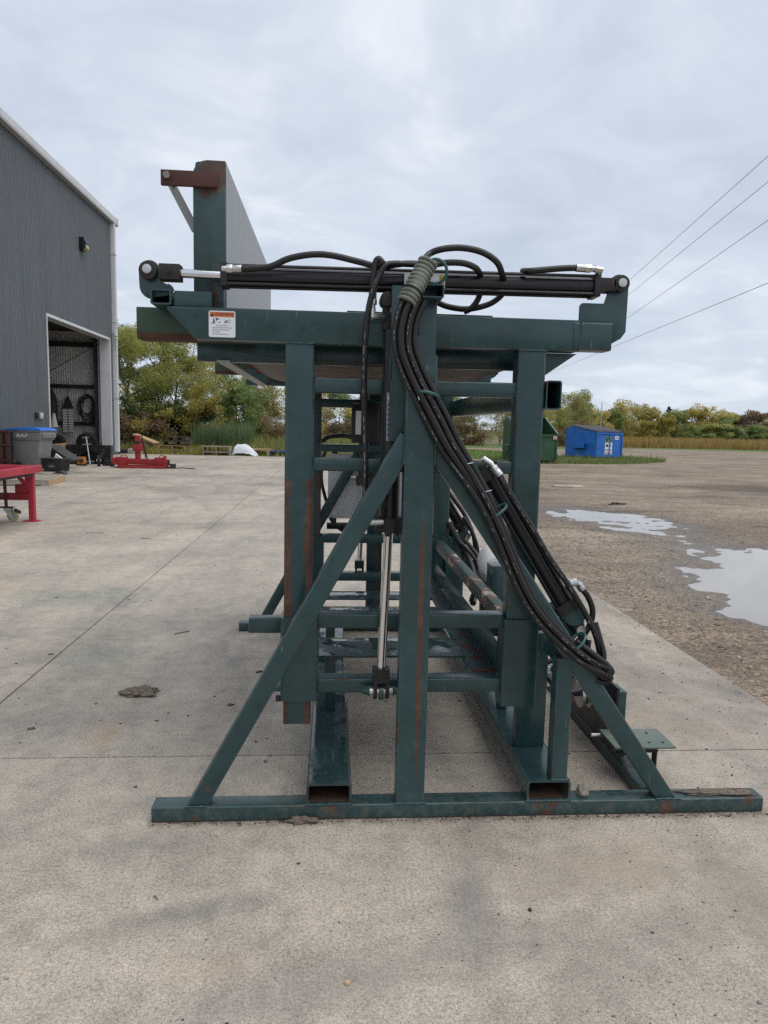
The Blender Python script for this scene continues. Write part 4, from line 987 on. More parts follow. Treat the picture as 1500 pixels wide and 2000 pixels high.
# weld beads at the joints facing the front
def weld(p, q, r=0.0042):
    n = max(5, int((Vector(q) - Vector(p)).length / 0.006))
    pts = [Vector(p).lerp(Vector(q), i / n) + Vector((random.uniform(-1, 1), 0, random.uniform(-1, 1))) * 0.0012 for i in range(n + 1)]
    part(MB().sweep(pts, r, 6, 1, True, None, 0.22), 'weld_bead', 'enamel_chipped', smooth=60)
random.seed(4)
for p, q in (((0.250, 2.470, 0.0605), (0.366, 2.470, 0.0605)), ((-0.516, 2.4715, 0.0605), (-0.436, 2.4715, 0.0605)), ((1.256, 2.4715, 0.0605), (1.352, 2.4715, 0.0605)),
             ((0.2535, 2.474, 1.322), (0.2535, 2.474, 1.455)), ((0.3625, 2.474, 1.322), (0.3625, 2.474, 1.462)), ((-0.176, 2.6585, 1.7485), (-0.070, 2.6585, 1.7485)), ((0.692, 2.6585, 1.7485), (0.801, 2.6585, 1.7485)),
             ((-0.0695, 2.672, 1.570), (-0.0695, 2.672, 1.630)), ((0.6915, 2.672, 1.570), (0.6915, 2.672, 1.630)), ((-0.0695, 2.672, 1.280), (-0.0695, 2.672, 1.332)), ((0.6915, 2.672, 1.280), (0.6915, 2.672, 1.332)),
             ((-0.044, 2.675, 0.668), (-0.044, 2.675, 0.728)), ((0.679, 2.675, 0.668), (0.679, 2.675, 0.728)), ((-0.044, 2.675, 0.408), (-0.044, 2.675, 0.468)), ((0.679, 2.675, 0.408), (0.679, 2.675, 0.468)),
             ((-0.080, 2.4705, 0.061), (0.093, 2.4705, 0.061)), ((0.748, 2.4705, 0.061), (0.922, 2.4705, 0.061)), ((0.842, 2.4745, 0.1425), (0.914, 2.4745, 0.1425)), ((0.927, 2.657, 1.756), (0.927, 2.657, 1.860)), ((0.2035, 2.545, 1.62), (0.2035, 2.545, 1.70))):
    weld(p, q)
# ------------------------------------------------------------------ steel building on the left
def m_cladding(name, c, rough=0.45):
    m, nt, bs, pos, obc = newmat(name)
    st = nz(nt, vmul(nt, pos, (1, 9, 0.25)), 1.3, 5, 0.6)
    sp = nz(nt, pos, 0.6, 4, 0.6)
    cc = ramp(nt, st, [(0.3, tuple(x * 0.86 for x in c)), (0.7, tuple(x * 1.12 for x in c))])
    cc = mixc(nt, 0.6, cc, ramp(nt, sp, [(0.3, (0.88, 0.88, 0.88)), (0.7, (1.1, 1.1, 1.1))]), 'MULTIPLY')
    setb(nt, bs, cc, rough)
m_cladding('cladding_grey', (0.138, 0.155, 0.167))
m_cladding('cladding_liner', (0.62, 0.60, 0.57), 0.6)
m_cladding('trim_white', (0.62, 0.63, 0.64), 0.5)
m_cladding('trim_grey', (0.40, 0.40, 0.40), 0.5)
simple('roof_sheet', (0.42, 0.43, 0.44), 0.5, 0.2)
simple('dark_steel', (0.03, 0.03, 0.032), 0.6, 0.2, var=0.3)
simple('shop_floor', (0.20, 0.19, 0.175), 0.7, var=0.25, scale=2)
bld = thing('steel_building', 'tall grey ribbed steel workshop with an open white-trimmed doorway', 'building', (-15, 22, 0), local=False)
WX, Y0, Y1, ZT = -9.45, 12.0, 31.9, 9.74
DY0, DY1, DZ = 24.62, 31.2, 4.83
def cladding(ya, yb, z0, z1, x=WX, side=1, mat='cladding_grey', name='wall_panel', parent=bld, pitch=0.098, axis='y'):
    """one ribbed sheet: trapezoid ribs along its height"""
    pr = [(ya, 0.0)]
    n = max(1, int(round((yb - ya) / pitch))); p = (yb - ya) / n
    for i in range(n):
        a = ya + i * p
        pr += [(a + p * 0.30, 0.0), (a + p * 0.38, 0.022), (a + p * 0.62, 0.022), (a + p * 0.70, 0.0)]
    pr.append((yb, 0.0))
    fn = (lambda a, h, z: (x + side * h, a, z)) if axis == 'y' else (lambda a, h, z: (a, x + side * h, z))
    v = [fn(a, h, z0) for a, h in pr] + [fn(a, h, z1) for a, h in pr]
    k = len(pr)
    # folded edges give the sheet its thickness
    v += [fn(ya, -0.03, z0), fn(ya, -0.03, z1), fn(yb, -0.03, z0), fn(yb, -0.03, z1)]
    f = [(i, i + 1, k + i + 1, k + i) for i in range(k - 1)] + [(0, k, 2 * k + 1, 2 * k), (k - 1, 2 * k + 2, 2 * k + 3, 2 * k - 1)]
    return MB().add(v, f).build(name, mat, parent, smooth=0)
PW = 1.0
y = Y1
while y > Y0 + 0.5:
    a, b = y - PW + 0.011, y - 0.011
    if b <= DY0 or a >= DY1:
        cladding(a, b, 0.02, ZT)
    elif a < DY0 < b:
        cladding(a, DY0 - 0.002, 0.02, ZT); cladding(DY0 + 0.002, b, DZ, ZT)
    elif a < DY1 < b:
        cladding(a, DY1 - 0.002, DZ, ZT); cladding(DY1 + 0.002, b, 0.02, ZT)
    else:
        cladding(a, b, DZ, ZT)
    y -= PW
# backing wall behind the sheets, other walls, roof, floor
def bp(mb, name, mat, **k): return mb.build(name, mat, bld, **k)
bp(MB().box(-9.60, -9.49, Y0, DY0 - 0.12, 0.0, ZT - 0.02), 'wall_core', 'dark_steel')
bp(MB().box(-9.60, -9.49, DY1 + 0.12, Y1 - 0.15, 0.0, ZT - 0.02), 'wall_core', 'dark_steel')
bp(MB().box(-9.60, -9.49, DY0 - 0.12, DY1 + 0.12, DZ + 0.14, ZT - 0.02), 'wall_core', 'dark_steel')
bp(MB().box(-24, -9.50, Y1 - 0.14, Y1 - 0.02, 0, 9.7).prism([(-24, 9.7), (-9.5, 9.7), (-16.75, 12.0)], 'xz', Y1 - 0.14, Y1 - 0.02), 'end_wall', 'cladding_grey', smooth=0)
bp(MB().box(-24, -9.50, Y0, Y0 + 0.12, 0, 9.7).prism([(-24, 9.7), (-9.5, 9.7), (-16.75, 12.0)], 'xz', Y0, Y0 + 0.12), 'end_wall', 'cladding_grey', smooth=0)
bp(MB().box(-24.1, -24, Y0, Y1 - 0.02, 0, 9.7), 'rear_wall', 'cladding_grey', smooth=0)
bp(MB().prism([(-9.30, 9.94), (-9.30, 10.0), (-16.75, 12.36), (-24.2, 10.0), (-24.2, 9.94), (-16.75, 12.28)], 'xz', Y0 - 0.2, Y1 + 0.25), 'roof', 'roof_sheet', smooth=0)
bp(MB().box(-24, -9.62, Y0 + 0.12, Y1 - 0.16, -0.10, 0.004), 'shop_floor', 'shop_floor', smooth=0)
bp(MB().box(-24, -9.62, Y0 + 0.13, Y1 - 0.2, 5.25, 5.32), 'shop_ceiling', 'dark_steel', smooth=0)
# eave gutter and fascia
bp(MB().box(-9.44, -9.27, Y0 - 0.2, Y1 + 0.25, 9.80, 9.995), 'gutter', 'trim_white', bev=0.01, smooth=0)
bp(MB().box(-9.452, -9.25, Y0 - 0.2, Y1 + 0.27, 9.70, 9.795), 'fascia', 'trim_grey', bev=0.01, smooth=0)
bp(MB().box(-9.46, -9.24, Y1 + 0.262, Y1 + 0.30, 9.68, 10.02), 'gutter_end', 'trim_white', smooth=0)
bp(MB().beam((-9.34, 31.72, 0.12), (-9.34, 31.72, 9.69), 0.19, 0.16, 0.015, up=(0, 1, 0)), 'downspout', 'trim_white')
for z in (2.4, 5.6, 8.4):
    bp(MB().box(-9.445, -9.232, 31.63, 31.81, z, z + 0.04), 'downspout_strap', 'trim_grey', smooth=0)
# door frame
bp(MB().box(-9.83, -9.43, DY1, DY1 + 0.035, 0.0, DZ + 0.10), 'door_jamb', 'trim_white', smooth=0)
bp(MB().box(-9.83, -9.43, DY0 - 0.035, DY0, 0.0, DZ + 0.10), 'door_jamb', 'trim_white', smooth=0)
bp(MB().box(-9.83, -9.432, DY0 + 0.001, DY1 - 0.001, DZ, DZ + 0.04), 'door_header', 'trim_grey', smooth=0)
bp(MB().box(-9.43, -9.405, DY0 - 0.07, DY0 + 0.0, 0.0, DZ + 0.095), 'door_trim', 'trim_white', smooth=0)
bp(MB().box(-9.43, -9.405, DY1 - 0.0, DY1 + 0.10, 0.0, DZ + 0.095), 'door_trim', 'trim_white', smooth=0)
bp(MB().box(-9.43, -9.405, DY0 + 0.001, DY1 - 0.001, DZ + 0.0, DZ + 0.094), 'door_trim', 'trim_white', smooth=0)
# inside of the end wall: liner sheets, girts, frame
x = -9.86
while x > -16:
    cladding(x - 0.996, x, 0.02, 5.2, x=31.74, side=-1, mat='cladding_liner', name='liner_panel', axis='x')
    x -= 1.0
for z, h in ((4.55, 0.20), (2.80, 0.16), (1.22, 0.16)):
    bp(MB().box(-16, -10.05, 31.55, 31.71, z, z + h), 'girt', 'dark_steel', smooth=0)
bp(MB().box(-10.02, -9.86, 31.5, 31.7, 0.0, 5.2), 'frame_column', 'trim_white', smooth=0)
bp(MB().box(-10.10, -10.025, 31.25, 31.5, 0.0, 5.2), 'frame_column', 'dark_steel', smooth=0)
bp(MB().cyl((-12.35, 31.5, 3.3), (-10.1, 31.5, 4.6), 0.014, 8), 'brace_rod', 'dark_steel')

# wall lamp and socket boxes
wl = thing('wall_light', 'black wall light with amber lens high on the grey steel wall', 'wall light', (-9.43, 28.05, 7.72))
MB().prism([(0.0, 0.0), (0.14, 0.0), (0.22, 0.08), (0.22, 0.20), (0.26, 0.24), (0.16, 0.46), (0, 0.46)], 'xz', -0.18, 0.18).build('housing', 'black_paint', wl, bev=0.01)
simple('amber_lens', (0.42, 0.33, 0.17), 0.2, var=0.2)
MB().prism([(0.145, -0.01), (0.255, 0.07), (0.245, 0.20), (0.225, 0.20), (0.225, 0.08), (0.14, 0.012)], 'xz', -0.16, 0.16).build('lens', 'amber_lens', wl, bev=0.004)
for dy, mt, lb in ((0, 'dark_steel', 'dark socket box on the grey wall above the wheeled bin'), (0.30, 'trim_white', 'pale socket box on the grey wall left of the doorway')):
    sb = thing('socket_box', lb, 'socket box', (-9.435, 23.45 + dy, 1.47), group='socket boxes on the workshop wall')
    MB().box(0, 0.09, -0.09, 0.09, 0, 0.19).build('housing', mt, sb, bev=0.01)
    MB().box(0.09, 0.11, -0.07, 0.07, 0.03, 0.17).build('cover', mt, sb, bev=0.006)

# ------------------------------------------------------------------ things inside and in front of the doorway
simple('tyre_rubber', (0.014, 0.014, 0.015), 0.8, var=0.3)
def tyre(loc, r, rot, label):
    t = thing('tyre', label, 'tyre', loc, rot, group='tyres inside the doorway')
    MB().lathe([(r * 0.55, -0.11), (r * 0.80, -0.13), (r * 0.96, -0.10), (r, -0.05), (r, 0.05), (r * 0.96, 0.10), (r * 0.80, 0.13), (r * 0.55, 0.11)], (0, 0, r * 0.985), (0, 1, 0.18), 32).build('tyre_casing', 'tyre_rubber', t, smooth=50)
    MB().lathe([(0.02, -0.135), (r * 0.2, -0.125), (r * 0.5, -0.118), (r * 0.545, -0.112), (r * 0.545, -0.06)], (0, 0, r * 0.985), (0, 1, 0.18), 24).build('rim', 'dark_steel', t, smooth=50)
tyre((-10.46, 31.32, 0.004), 0.47, 0.0, 'black tyre leaning under the hanging cable coil inside the doorway')
tyre((-11.78, 31.32, 0.004), 0.42, 0.0, 'black tyre leaning at the left inside the doorway')
coil = thing('cable_coil', 'thick coil of black cable hanging inside the doorway', 'cable', (-10.48, 31.40, 1.25))
random.seed(3)
for k in range(13):
    a, b = random.uniform(0.20, 0.36), random.uniform(0.40, 0.62)
    cz = 1.22 - b + random.uniform(-0.08, 0.08); dx = random.uniform(-0.06, 0.06)
    pts = [(dx + a * math.sin(t) * (1 + 0.12 * math.sin(3 * t + k)), 0.05 * math.sin(k) + 0.04 * math.cos(t * 2), cz + b * math.cos(t) + 0.02) for t in [2 * math.pi * i / 14 for i in range(15)]]
    MB().sweep(pts, 0.016, 6, 2).build('cable_loop', 'rubber_black', coil, smooth=60)
MB().sweep([(0, 0.05, 1.10), (-0.03, 0.0, 1.30), (-0.08, 0.05, 1.50), (-0.06, 0.16, 1.58)], 0.02, 8, 4).build('hook', 'dark_steel', coil)
MB().sweep([(-0.2, 0, 0.2), (-0.15, 0, -0.2), (0.1, 0, -0.6), (0.5, 0.02, -0.85), (0.62, 0.02, -0.55)], 0.014, 6, 4).build('cable_tail', 'rubber_black', coil, smooth=60)
simple('old_wood', (0.34, 0.27, 0.19), 0.85, var=0.35, scale=18, dirt=(0.08, 0.065, 0.05), dirt_amt=0.02)
simple('fresh_wood', (0.45, 0.30, 0.16), 0.8, var=0.2, scale=14, dirt=(0.18, 0.12, 0.07), dirt_amt=0.0)
simple('grey_wood', (0.31, 0.28, 0.235), 0.9, var=0.3, scale=16, dirt=(0.10, 0.085, 0.07), dirt_amt=0.02)
simple('cardboard', (0.38, 0.25, 0.13), 0.85, var=0.12)
ht = thing('tool_rack', 'narrow pale slatted rack hanging from the girt inside the doorway', 'rack', (-11.30, 31.46, 0.90))
for dx in (-0.13, 0.11):
    MB().box(dx - 0.10, dx + 0.10, 0, 0.04, 0, 1.02).build('rack_board', 'grey_wood', ht, bev=0.004)
    for k in range(9):
        MB().box(dx - 0.085, dx + 0.085, -0.02, -0.002, 0.05 + k * 0.108, 0.11 + k * 0.108).build('slat', 'cladding_liner', ht)
MB().prism([(-0.25, 1.03), (0.23, 1.03), (0.04, 1.55), (-0.04, 1.55)], 'xz', 0.0, 0.05).build('hanger', 'dark_steel', ht)
MB().sweep([(0, 0, 1.5), (0.0, 0, 1.75), (0.02, 0.1, 1.98)], 0.012, 6, 4).build('strap', 'rubber_black', ht)
for s in (-1, 1):
    MB().sweep([(s * 0.12, -0.03, 1.2), (s * 0.34, -0.03, 1.35), (s * 0.40, -0.03, 0.95), (s * 0.46, -0.03, 0.55)], 0.011, 6, 5).build('cord', 'rubber_black', ht, smooth=60)
cn = thing('work_jacket', 'dark jacket hanging at the left inside the doorway', 'jacket', (-11.88, 31.30, 1.15))
MB().lathe([(0.20, 0.0), (0.22, 0.5), (0.20, 1.0), (0.14, 1.35), (0.06, 1.5), (0.02, 1.62)], (0, 0, 0), (0, 0, 1), 14).build('cloth', 'rubber_black', cn, smooth=60)
MB().lathe([(0.17, -0.03), (0.12, 0.2), (0.07, 0.5), (0.03, 0.55)], (0.12, -0.2, 0.02), (0, 0, 1), 14).build('pale_liner', 'cladding_liner', cn, smooth=60)

# wheeled bin
simple('bin_grey', (0.20, 0.205, 0.205), 0.5, var=0.10, scale=5, dirt=(0.13, 0.12, 0.11), dirt_amt=0.03)
simple('lid_blue', (0.035, 0.16, 0.62), 0.4, var=0.08)
bn = thing('wheeled_bin', 'grey wheeled bin with a bright blue lid beside the doorway', 'bin', (-8.46, 20.75, 0), R(-8))
def taper(mb, w0, d0, z0, w1, d1, z1, ox=0.0):
    v = [(sx * w0 / 2, sy * d0 / 2, z0) for sx, sy in ((-1, -1), (1, -1), (1, 1), (-1, 1))] + [(ox + sx * w1 / 2, sy * d1 / 2, z1) for sx, sy in ((-1, -1), (1, -1), (1, 1), (-1, 1))]
    return mb.add(v, [(3, 2, 1, 0), (4, 5, 6, 7), (0, 1, 5, 4), (1, 2, 6, 5), (2, 3, 7, 6), (3, 0, 4, 7)])
taper(MB(), 0.64, 0.58, 0.05, 0.86, 0.72, 0.92).build('body', 'bin_grey', bn, bev=0.05)
taper(MB(), 0.90, 0.76, 0.86, 0.96, 0.80, 1.10).build('collar', 'bin_grey', bn, bev=0.03)
MB().box(-0.50, 0.48, -0.42, 0.42, 1.10, 1.135).build('rim', 'bin_grey', bn, bev=0.01)
MB().prism([(0.40, 1.10), (0.54, 1.06), (0.52, 0.93), (0.42, 0.90), (0.46, 1.02)], 'xz', -0.34, 0.34).build('handle', 'bin_grey', bn, bev=0.01)
MB().prism([(-0.66, 1.145), (-0.62, 1.172), (-0.25, 1.195), (0.05, 1.225), (0.36, 1.225), (0.49, 1.175), (0.51, 1.138), (-0.5, 1.138)], 'xz', -0.43, 0.43).build('lid', 'lid_blue', bn, bev=0.012)
for s in (-1, 1):
    MB().lathe([(0.03, -0.035), (0.125, -0.03), (0.13, 0), (0.125, 0.03), (0.03, 0.035)], (-0.24, s * 0.34, 0.13), (0, 1, 0), 20).build('wheel', 'tyre_rubber', bn, smooth=50)
lettering('lettering', 'BAF', 0.13, 'white_print', bn, (-0.05, -0.408, 0.985), (R(90 - 4.5), 0, 0), 1.5)

# slatted rusty rack
rk = thing('slatted_rack', 'rusty brown upright slatted steel rack left of the grey bin', 'rack', (-9.18, 19.95, 0), R(-6))
for k in range(6):
    MB().box(-0.62 + k * 0.20, -0.52 + k * 0.20, -0.03, 0.03, 0.0, 1.14).build('slat', 'rust_steel', rk, bev=0.006)
for z in (0.30, 0.72, 1.08):
    MB().box(-0.64, 0.56, -0.045, -0.031, z, z + 0.05).build('cross_rail', 'rust_steel', rk)
MB().box(-0.64, 0.56, 0.031, 0.06, 0.0, 1.12).build('back_sheet', 'dark_steel', rk)

# black tote
simple('tote_grey', (0.035, 0.036, 0.034), 0.6, var=0.2)
tt = thing('storage_tote', 'dark grey plastic tote with ribbed side in front of the grey bin', 'tote', (-7.78, 20.65, 0), R(-14))
taper(MB(), 0.52, 0.36, 0.0, 0.62, 0.44, 0.34).build('body', 'tote_grey', tt, bev=0.02)
MB().box(-0.34, 0.34, -0.25, 0.25, 0.335, 0.375).build('rim', 'tote_grey', tt, bev=0.01)
for k in range(6):
    MB().obox((0.295, -0.15 + k * 0.06, 0.17), (1, 0, -0.14), (0, 1, 0), 0.012, 0.015, 0.14).build('rib', 'tote_grey', tt)
for z, w in ((0.17, 0.09), (0.14, 0.12), (0.115, 0.07)):
    MB().box(-w, w * 0.8, -0.2085 - (z - 0.17) * -0.1, -0.2035, z, z + 0.012).build('print_mark', 'grey_print', tt)
MB().prism([(-0.02, 0.376), (0.2, 0.376), (0.12, 0.43), (0.02, 0.50)], 'xz', -0.05, 0.0).build('paper_inside', 'white_print', tt)
# boards, cardboard and sheets stacked by the door
lb = thing('leaning_panel', 'dark grey flat panel leaning between the bin and the tote', 'panel', (-8.05, 22.2, 0), R(-20))
MB().prism([(-0.55, 0.62), (-0.45, 0.68), (0.35, 0.26), (0.30, 0.18)], 'xz', -0.25, 0.25).build('sheet', 'tote_grey', lb, bev=0.01)
MB().prism([(-0.45, 0.0), (-0.40, 0.0), (-0.40, 0.58), (-0.45, 0.58)], 'xz', -0.2, 0.2).build('prop', 'dark_steel', lb)
bx = thing('cardboard_box', 'open brown cardboard box behind the black sheets in the doorway', 'box', (-8.95, 24.3, 0), R(12))
MB().box(-0.28, 0.22, -0.2, 0.2, 0, 0.56).build('carton', 'cardboard', bx, bev=0.006)
MB().prism([(-0.28, 0.56), (0.22, 0.56), (0.16, 0.70), (-0.36, 0.64)], 'xz', -0.205, -0.195).build('flap', 'cardboard', bx)
bsn = thing('black_steel_sheet', 'long black folded steel sheet with arched cut-out and bolts beside the doorway', 'steel part', (-8.05, 24.1, 0), R(2))
arch = [(-0.70, 0.0), (-0.70, 0.64)] + [(0.72, 0.62), (0.72, 0.0), (0.52, 0.0)] + [(0.08 + 0.44 * math.cos(R(a)), 0.44 * math.sin(R(a))) for a in range(10, 171, 16)] + [(-0.36, 0.0)]
MB().prism(arch, 'xz', 0.0, 0.02).build('face', 'black_paint', bsn)
MB().box(-0.70, 0.72, 0.02, 0.30, 0.62, 0.64).build('flange', 'black_paint', bsn)
MB().box(0.70, 0.72, 0.02, 0.30, 0.0, 0.615).build('side', 'black_paint', bsn)
for px, pz in ((-0.6, 0.58), (-0.2, 0.58), (0.2, 0.58), (0.6, 0.57), (0.62, 0.2), (-0.6, 0.2), (0.25, 0.5)):
    MB().cyl((px, 0, pz), (px, -0.012, pz), 0.014, 8).build('bolt', 'zinc', bsn)
MB().box(-0.65, 0.65, 0.32, 0.36, 0.0, 0.55).build('backing', 'black_paint', bsn)
js = thing('jack_handle', 'tall silver lever jack leaning against the black sheets', 'jack', (-7.93, 23.85, 0))
MB().beam((0.02, 0, 0.02), (-0.13, 0.12, 0.92), 0.035, 0.03, 0.004).build('bar', 'zinc', js)
for z, w in ((0.88, 0.11), (0.66, 0.14), (0.10, 0.16)):
    MB().cyl((-w - 0.14 * z, 0.05, z), (w - 0.14 * z, 0.05, z + 0.02), 0.016, 10).build('cross_pin', 'zinc', js)
MB().cyl((-0.60, -0.1, 0.24), (-0.38, -0.08, 0.34), 0.018, 8).build('lever', 'zinc', js)
simple('orange_paint', (0.55, 0.19, 0.03), 0.5, var=0.15)
ob = thing('bearing_block', 'small orange bearing block on the ground by the doorway', 'bearing', (-8.02, 23.4, 0))
MB().box(-0.12, 0.12, -0.06, 0.06, 0.05, 0.28).build('block', 'orange_paint', ob, bev=0.012)
MB().cyl((0, -0.061, 0.165), (0, -0.075, 0.165), 0.07, 20).cyl((0, -0.076, 0.165), (0, -0.10, 0.165), 0.045, 16).build('bearing', 'dark_steel', ob)
MB().box(-0.15, 0.15, -0.08, 0.08, 0, 0.048).build('foot', 'dark_steel', ob)
ro = thing('black_roller', 'upright black roller with wheel at the right of the black sheets', 'roller', (-7.42, 23.2, 0))
MB().cyl((0, 0, 0.18), (0.14, 0.1, 0.55), 0.055, 16).build('tube', 'rubber_black', ro)
MB().lathe([(0.04, -0.05), (0.17, -0.045), (0.18, 0), (0.17, 0.045), (0.04, 0.05)], (0, 0, 0.18), (1, 0.35, 0), 24).build('wheel', 'tyre_rubber', ro, smooth=50)
MB().cyl((-0.06, -0.02, 0.18), (0.06, 0.02, 0.18), 0.05, 14).build('hub', 'zinc', ro)
bb = thing('rubber_block', 'low black rubber block beside the black roller', 'block', (-7.22, 23.6, 0))
MB().box(-0.18, 0.16, -0.12, 0.12, 0, 0.10).build('slab', 'tyre_rubber', bb, bev=0.02)
MB().box(-0.15, 0.10, -0.09, 0.09, 0.101, 0.16).build('slab', 'tyre_rubber', bb, bev=0.02)
for k, (x, y, l, rz, w, lbl) in enumerate(((-8.55, 19.75, 1.5, -8, 0.16, 'long grey plank on the ground at the foot of the grey bin'), (-8.25, 19.3, 1.2, 4, 0.14, 'short grey plank nearest the red bench, before the bin'), (-8.6, 19.5, 1.3, -3, 0.12, 'grey plank lying across the other planks before the bin'))):
    pl = thing('plank', lbl, 'plank', (x, y, 0.0 if k < 2 else 0.065), R(rz), group='planks before the bin')
    MB().box(-l / 2, l / 2, -w / 2, w / 2, 0, 0.06).build('board', 'grey_wood', pl, bev=0.005)
    MB().box(-l / 2 - 0.004, -l / 2 - 0.0005, -w / 2 + 0.01, w / 2 - 0.01, 0.01, 0.05).build('end_grain', 'fresh_wood', pl)
cr = thing('cardboard_sheet', 'flat grey cardboard sheet on the concrete before the tote', 'cardboard', (-7.6, 19.6, 0), R(-10))
MB().box(-0.5, 0.5, -0.3, 0.3, 0.0, 0.02).build('sheet', 'grey_wood', cr)
MB().prism([(0.2, 0.021), (0.55, 0.021), (0.42, 0.10), (0.3, 0.06)], 'xz', -0.15, 0.05).build('crumpled_corner', 'tote_grey', cr)

def pallet(loc, rotz, label, mat='old_wood', w=1.2, d=1.0, group='wooden pallets', n=7):
    p = thing('pallet', label, 'pallet', loc, rotz, group=group)
    for s in (-1, 0, 1):
        MB().box(-w / 2, w / 2, s * (d / 2 - 0.03) - 0.022, s * (d / 2 - 0.03) + 0.022, 0.02, 0.112).build('stringer', mat, p)
    bw = w / n
    for k in range(n):
        x = -w / 2 + k * bw
        MB().box(x + 0.012, x + bw - 0.012, -d / 2, d / 2, 0.1125, 0.132 + 0.003 * (k % 2)).build('deck_board', mat, p)
    for k in (0, n // 2, n - 1):
        x = -w / 2 + k * bw
        MB().box(x + 0.012, x + bw - 0.012, -d / 2, d / 2, 0.0, 0.0195).build('bottom_board', mat, p)
    return p
pl = pallet((-6.86, 16.5, 0), R(5), 'worn wooden pallet with pale end boards behind the red bench', 'grey_wood', 1.25, 1.25, group='pallets on the concrete')
MB().box(0.626, 0.65, -0.62, 0.62, 0.0, 0.13).build('pale_end_board', 'fresh_wood', pl)
MB().box(-0.65, -0.626, -0.62, 0.62, 0.0, 0.13).build('end_board', 'grey_wood', pl)

# red bench
def m_red(name, c):
    simple(name, c, 0.42, var=0.18, scale=6, dirt=tuple(x * 0.55 for x in c), dirt_amt=0.02)
m_red('red_paint', (0.42, 0.022, 0.045))
m_red('red_paint_dull', (0.30, 0.016, 0.020))
rb = thing('red_bench', 'crimson steel workbench frame with caster entering from the left edge', 'workbench', (-4.25, 10.35, 0), local=False)
def rp(mb, name, mat='red_paint', **k): return mb.build(name, mat, k.pop('parent', rb), **k)
rp(MB().beam((-4.25, 10.35, 0.012), (-4.25, 10.35, 0.74), 0.078, 0.078, 0.006, up=(0, 1, 0)), 'leg')
rp(MB().box(-4.37, -4.16, 10.28, 10.43, 0, 0.012), 'foot_plate')
rp(MB().box(-4.325, -4.285, 10.31, 10.40, 0.44, 0.74), 'leg_gusset_post')
rp(MB().beam((-4.16, 10.42, 0.755), (-4.16, 7.6, 0.755), 0.075, 0.10, 0.006), 'top_rail')
rp(MB().beam((-4.20, 10.37, 0.752), (-5.9, 10.37, 0.752), 0.075, 0.095, 0.006), 'top_rail')
rp(MB().beam((-4.25, 10.33, 0.45), (-4.47, 10.33, 0.70), 0.05, 0.045, 0.005, up=(0, 1, 0)), 'brace')
rp(MB().beam((-4.288, 10.35, 0.355), (-5.9, 10.35, 0.355), 0.075, 0.10, 0.006), 'lower_rail', 'red_paint_dull')
rp(MB().box(-4.46, -4.30, 10.30, 10.40, 0.406, 0.53), 'lower_block', 'red_paint_dull', bev=0.005)
rp(MB().box(-5.9, -4.2, 7.7, 10.3, 0.66, 0.70), 'tray', 'dark_steel')
rp(MB().beam((-5.85, 7.65, 0.012), (-5.85, 7.65, 0.74), 0.078, 0.078, 0.006, up=(0, 1, 0)), 'leg')
rp(MB().beam((-5.85, 10.35, 0.012), (-5.85, 10.35, 0.70), 0.078, 0.078, 0.006, up=(0, 1, 0)), 'leg')
rp(MB().beam((-4.20, 7.65, 0.752), (-5.9, 7.65, 0.752), 0.075, 0.095, 0.006), 'top_rail')
ca = rp(MB().cyl((-4.585, 10.30, 0.205), (-4.60, 10.30, 0.70), 0.022, 10), 'caster', 'rust_steel')
rp(MB().box(-4.69, -4.49, 10.26, 10.34, 0.195, 0.212), 'caster_plate', 'dark_steel', parent=ca)
rp(MB().prism([(-4.62, 0.195), (-4.52, 0.195), (-4.47, 0.06), (-4.52, 0.05)], 'xz', 10.255, 10.262).prism([(-4.62, 0.195), (-4.52, 0.195), (-4.47, 0.06), (-4.52, 0.05)], 'xz', 10.338, 10.345), 'caster_fork', 'zinc', parent=ca)
simple('caster_tread', (0.42, 0.40, 0.20), 0.5, var=0.1)
rp(MB().lathe([(0.045, -0.02), (0.072, -0.022), (0.076, 0), (0.072, 0.022), (0.045, 0.02)], (-4.50, 10.30, 0.076), (0, 1, 0), 28), 'caster_wheel', 'caster_tread', parent=ca, smooth=50)
rp(MB().cyl((-4.50, 10.272, 0.076), (-4.50, 10.328, 0.076), 0.044, 18), 'caster_hub', 'zinc', parent=ca)
rp(MB().prism([(-4.47, 0.19), (-4.39, 0.15), (-4.40, 0.11), (-4.48, 0.16)], 'xz', 10.28, 10.32), 'caster_brake', 'tote_grey', parent=ca)

# red jack / mast attachment on its base
rj = thing('red_hitch_stand', 'red steel stand with upright post lying on the concrete before the workshop', 'stand', (-6.0, 22.7, 0), R(3))
def jp(mb, name, mat='red_paint_dull', **k): return mb.build(name, mat, rj, **k)
jp(MB().beam((-0.84, 0, 0.22), (0.86, 0, 0.19), 0.16, 0.18, 0.01), 'cross_beam')
for x in (-0.55, 0.62):
    jp(MB().box(x - 0.16, x + 0.16, -0.14, 0.14, 0.10, 0.34), 'clamp', bev=0.01)
    jp(MB().sweep([(x - 0.02, -0.02, 0.34), (x, -0.02, 0.40), (x + 0.14, -0.02, 0.39), (x + 0.17, -0.02, 0.33)], 0.014, 8, 4), 'clamp_handle')
    jp(MB().box(x - 0.09, x + 0.09, -0.20, 0.3, 0.0, 0.098), 'foot', bev=0.006)
jp(MB().box(0.74, 0.80, -0.20, 0.1, 0.0, 0.40), 'end_plate', bev=0.006)
jp(MB().beam((-0.60, -0.20, 0.05), (0.80, -0.20, 0.05), 0.08, 0.07, 0.008), 'base_rail')
jp(MB().beam((-0.60, 0.35, 0.05), (0.80, 0.35, 0.05), 0.08, 0.07, 0.008), 'base_rail')
jp(MB().box(0.86, 0.90, -0.06, 0.06, 0.10, 0.27), 'end_cap', 'dark_steel')
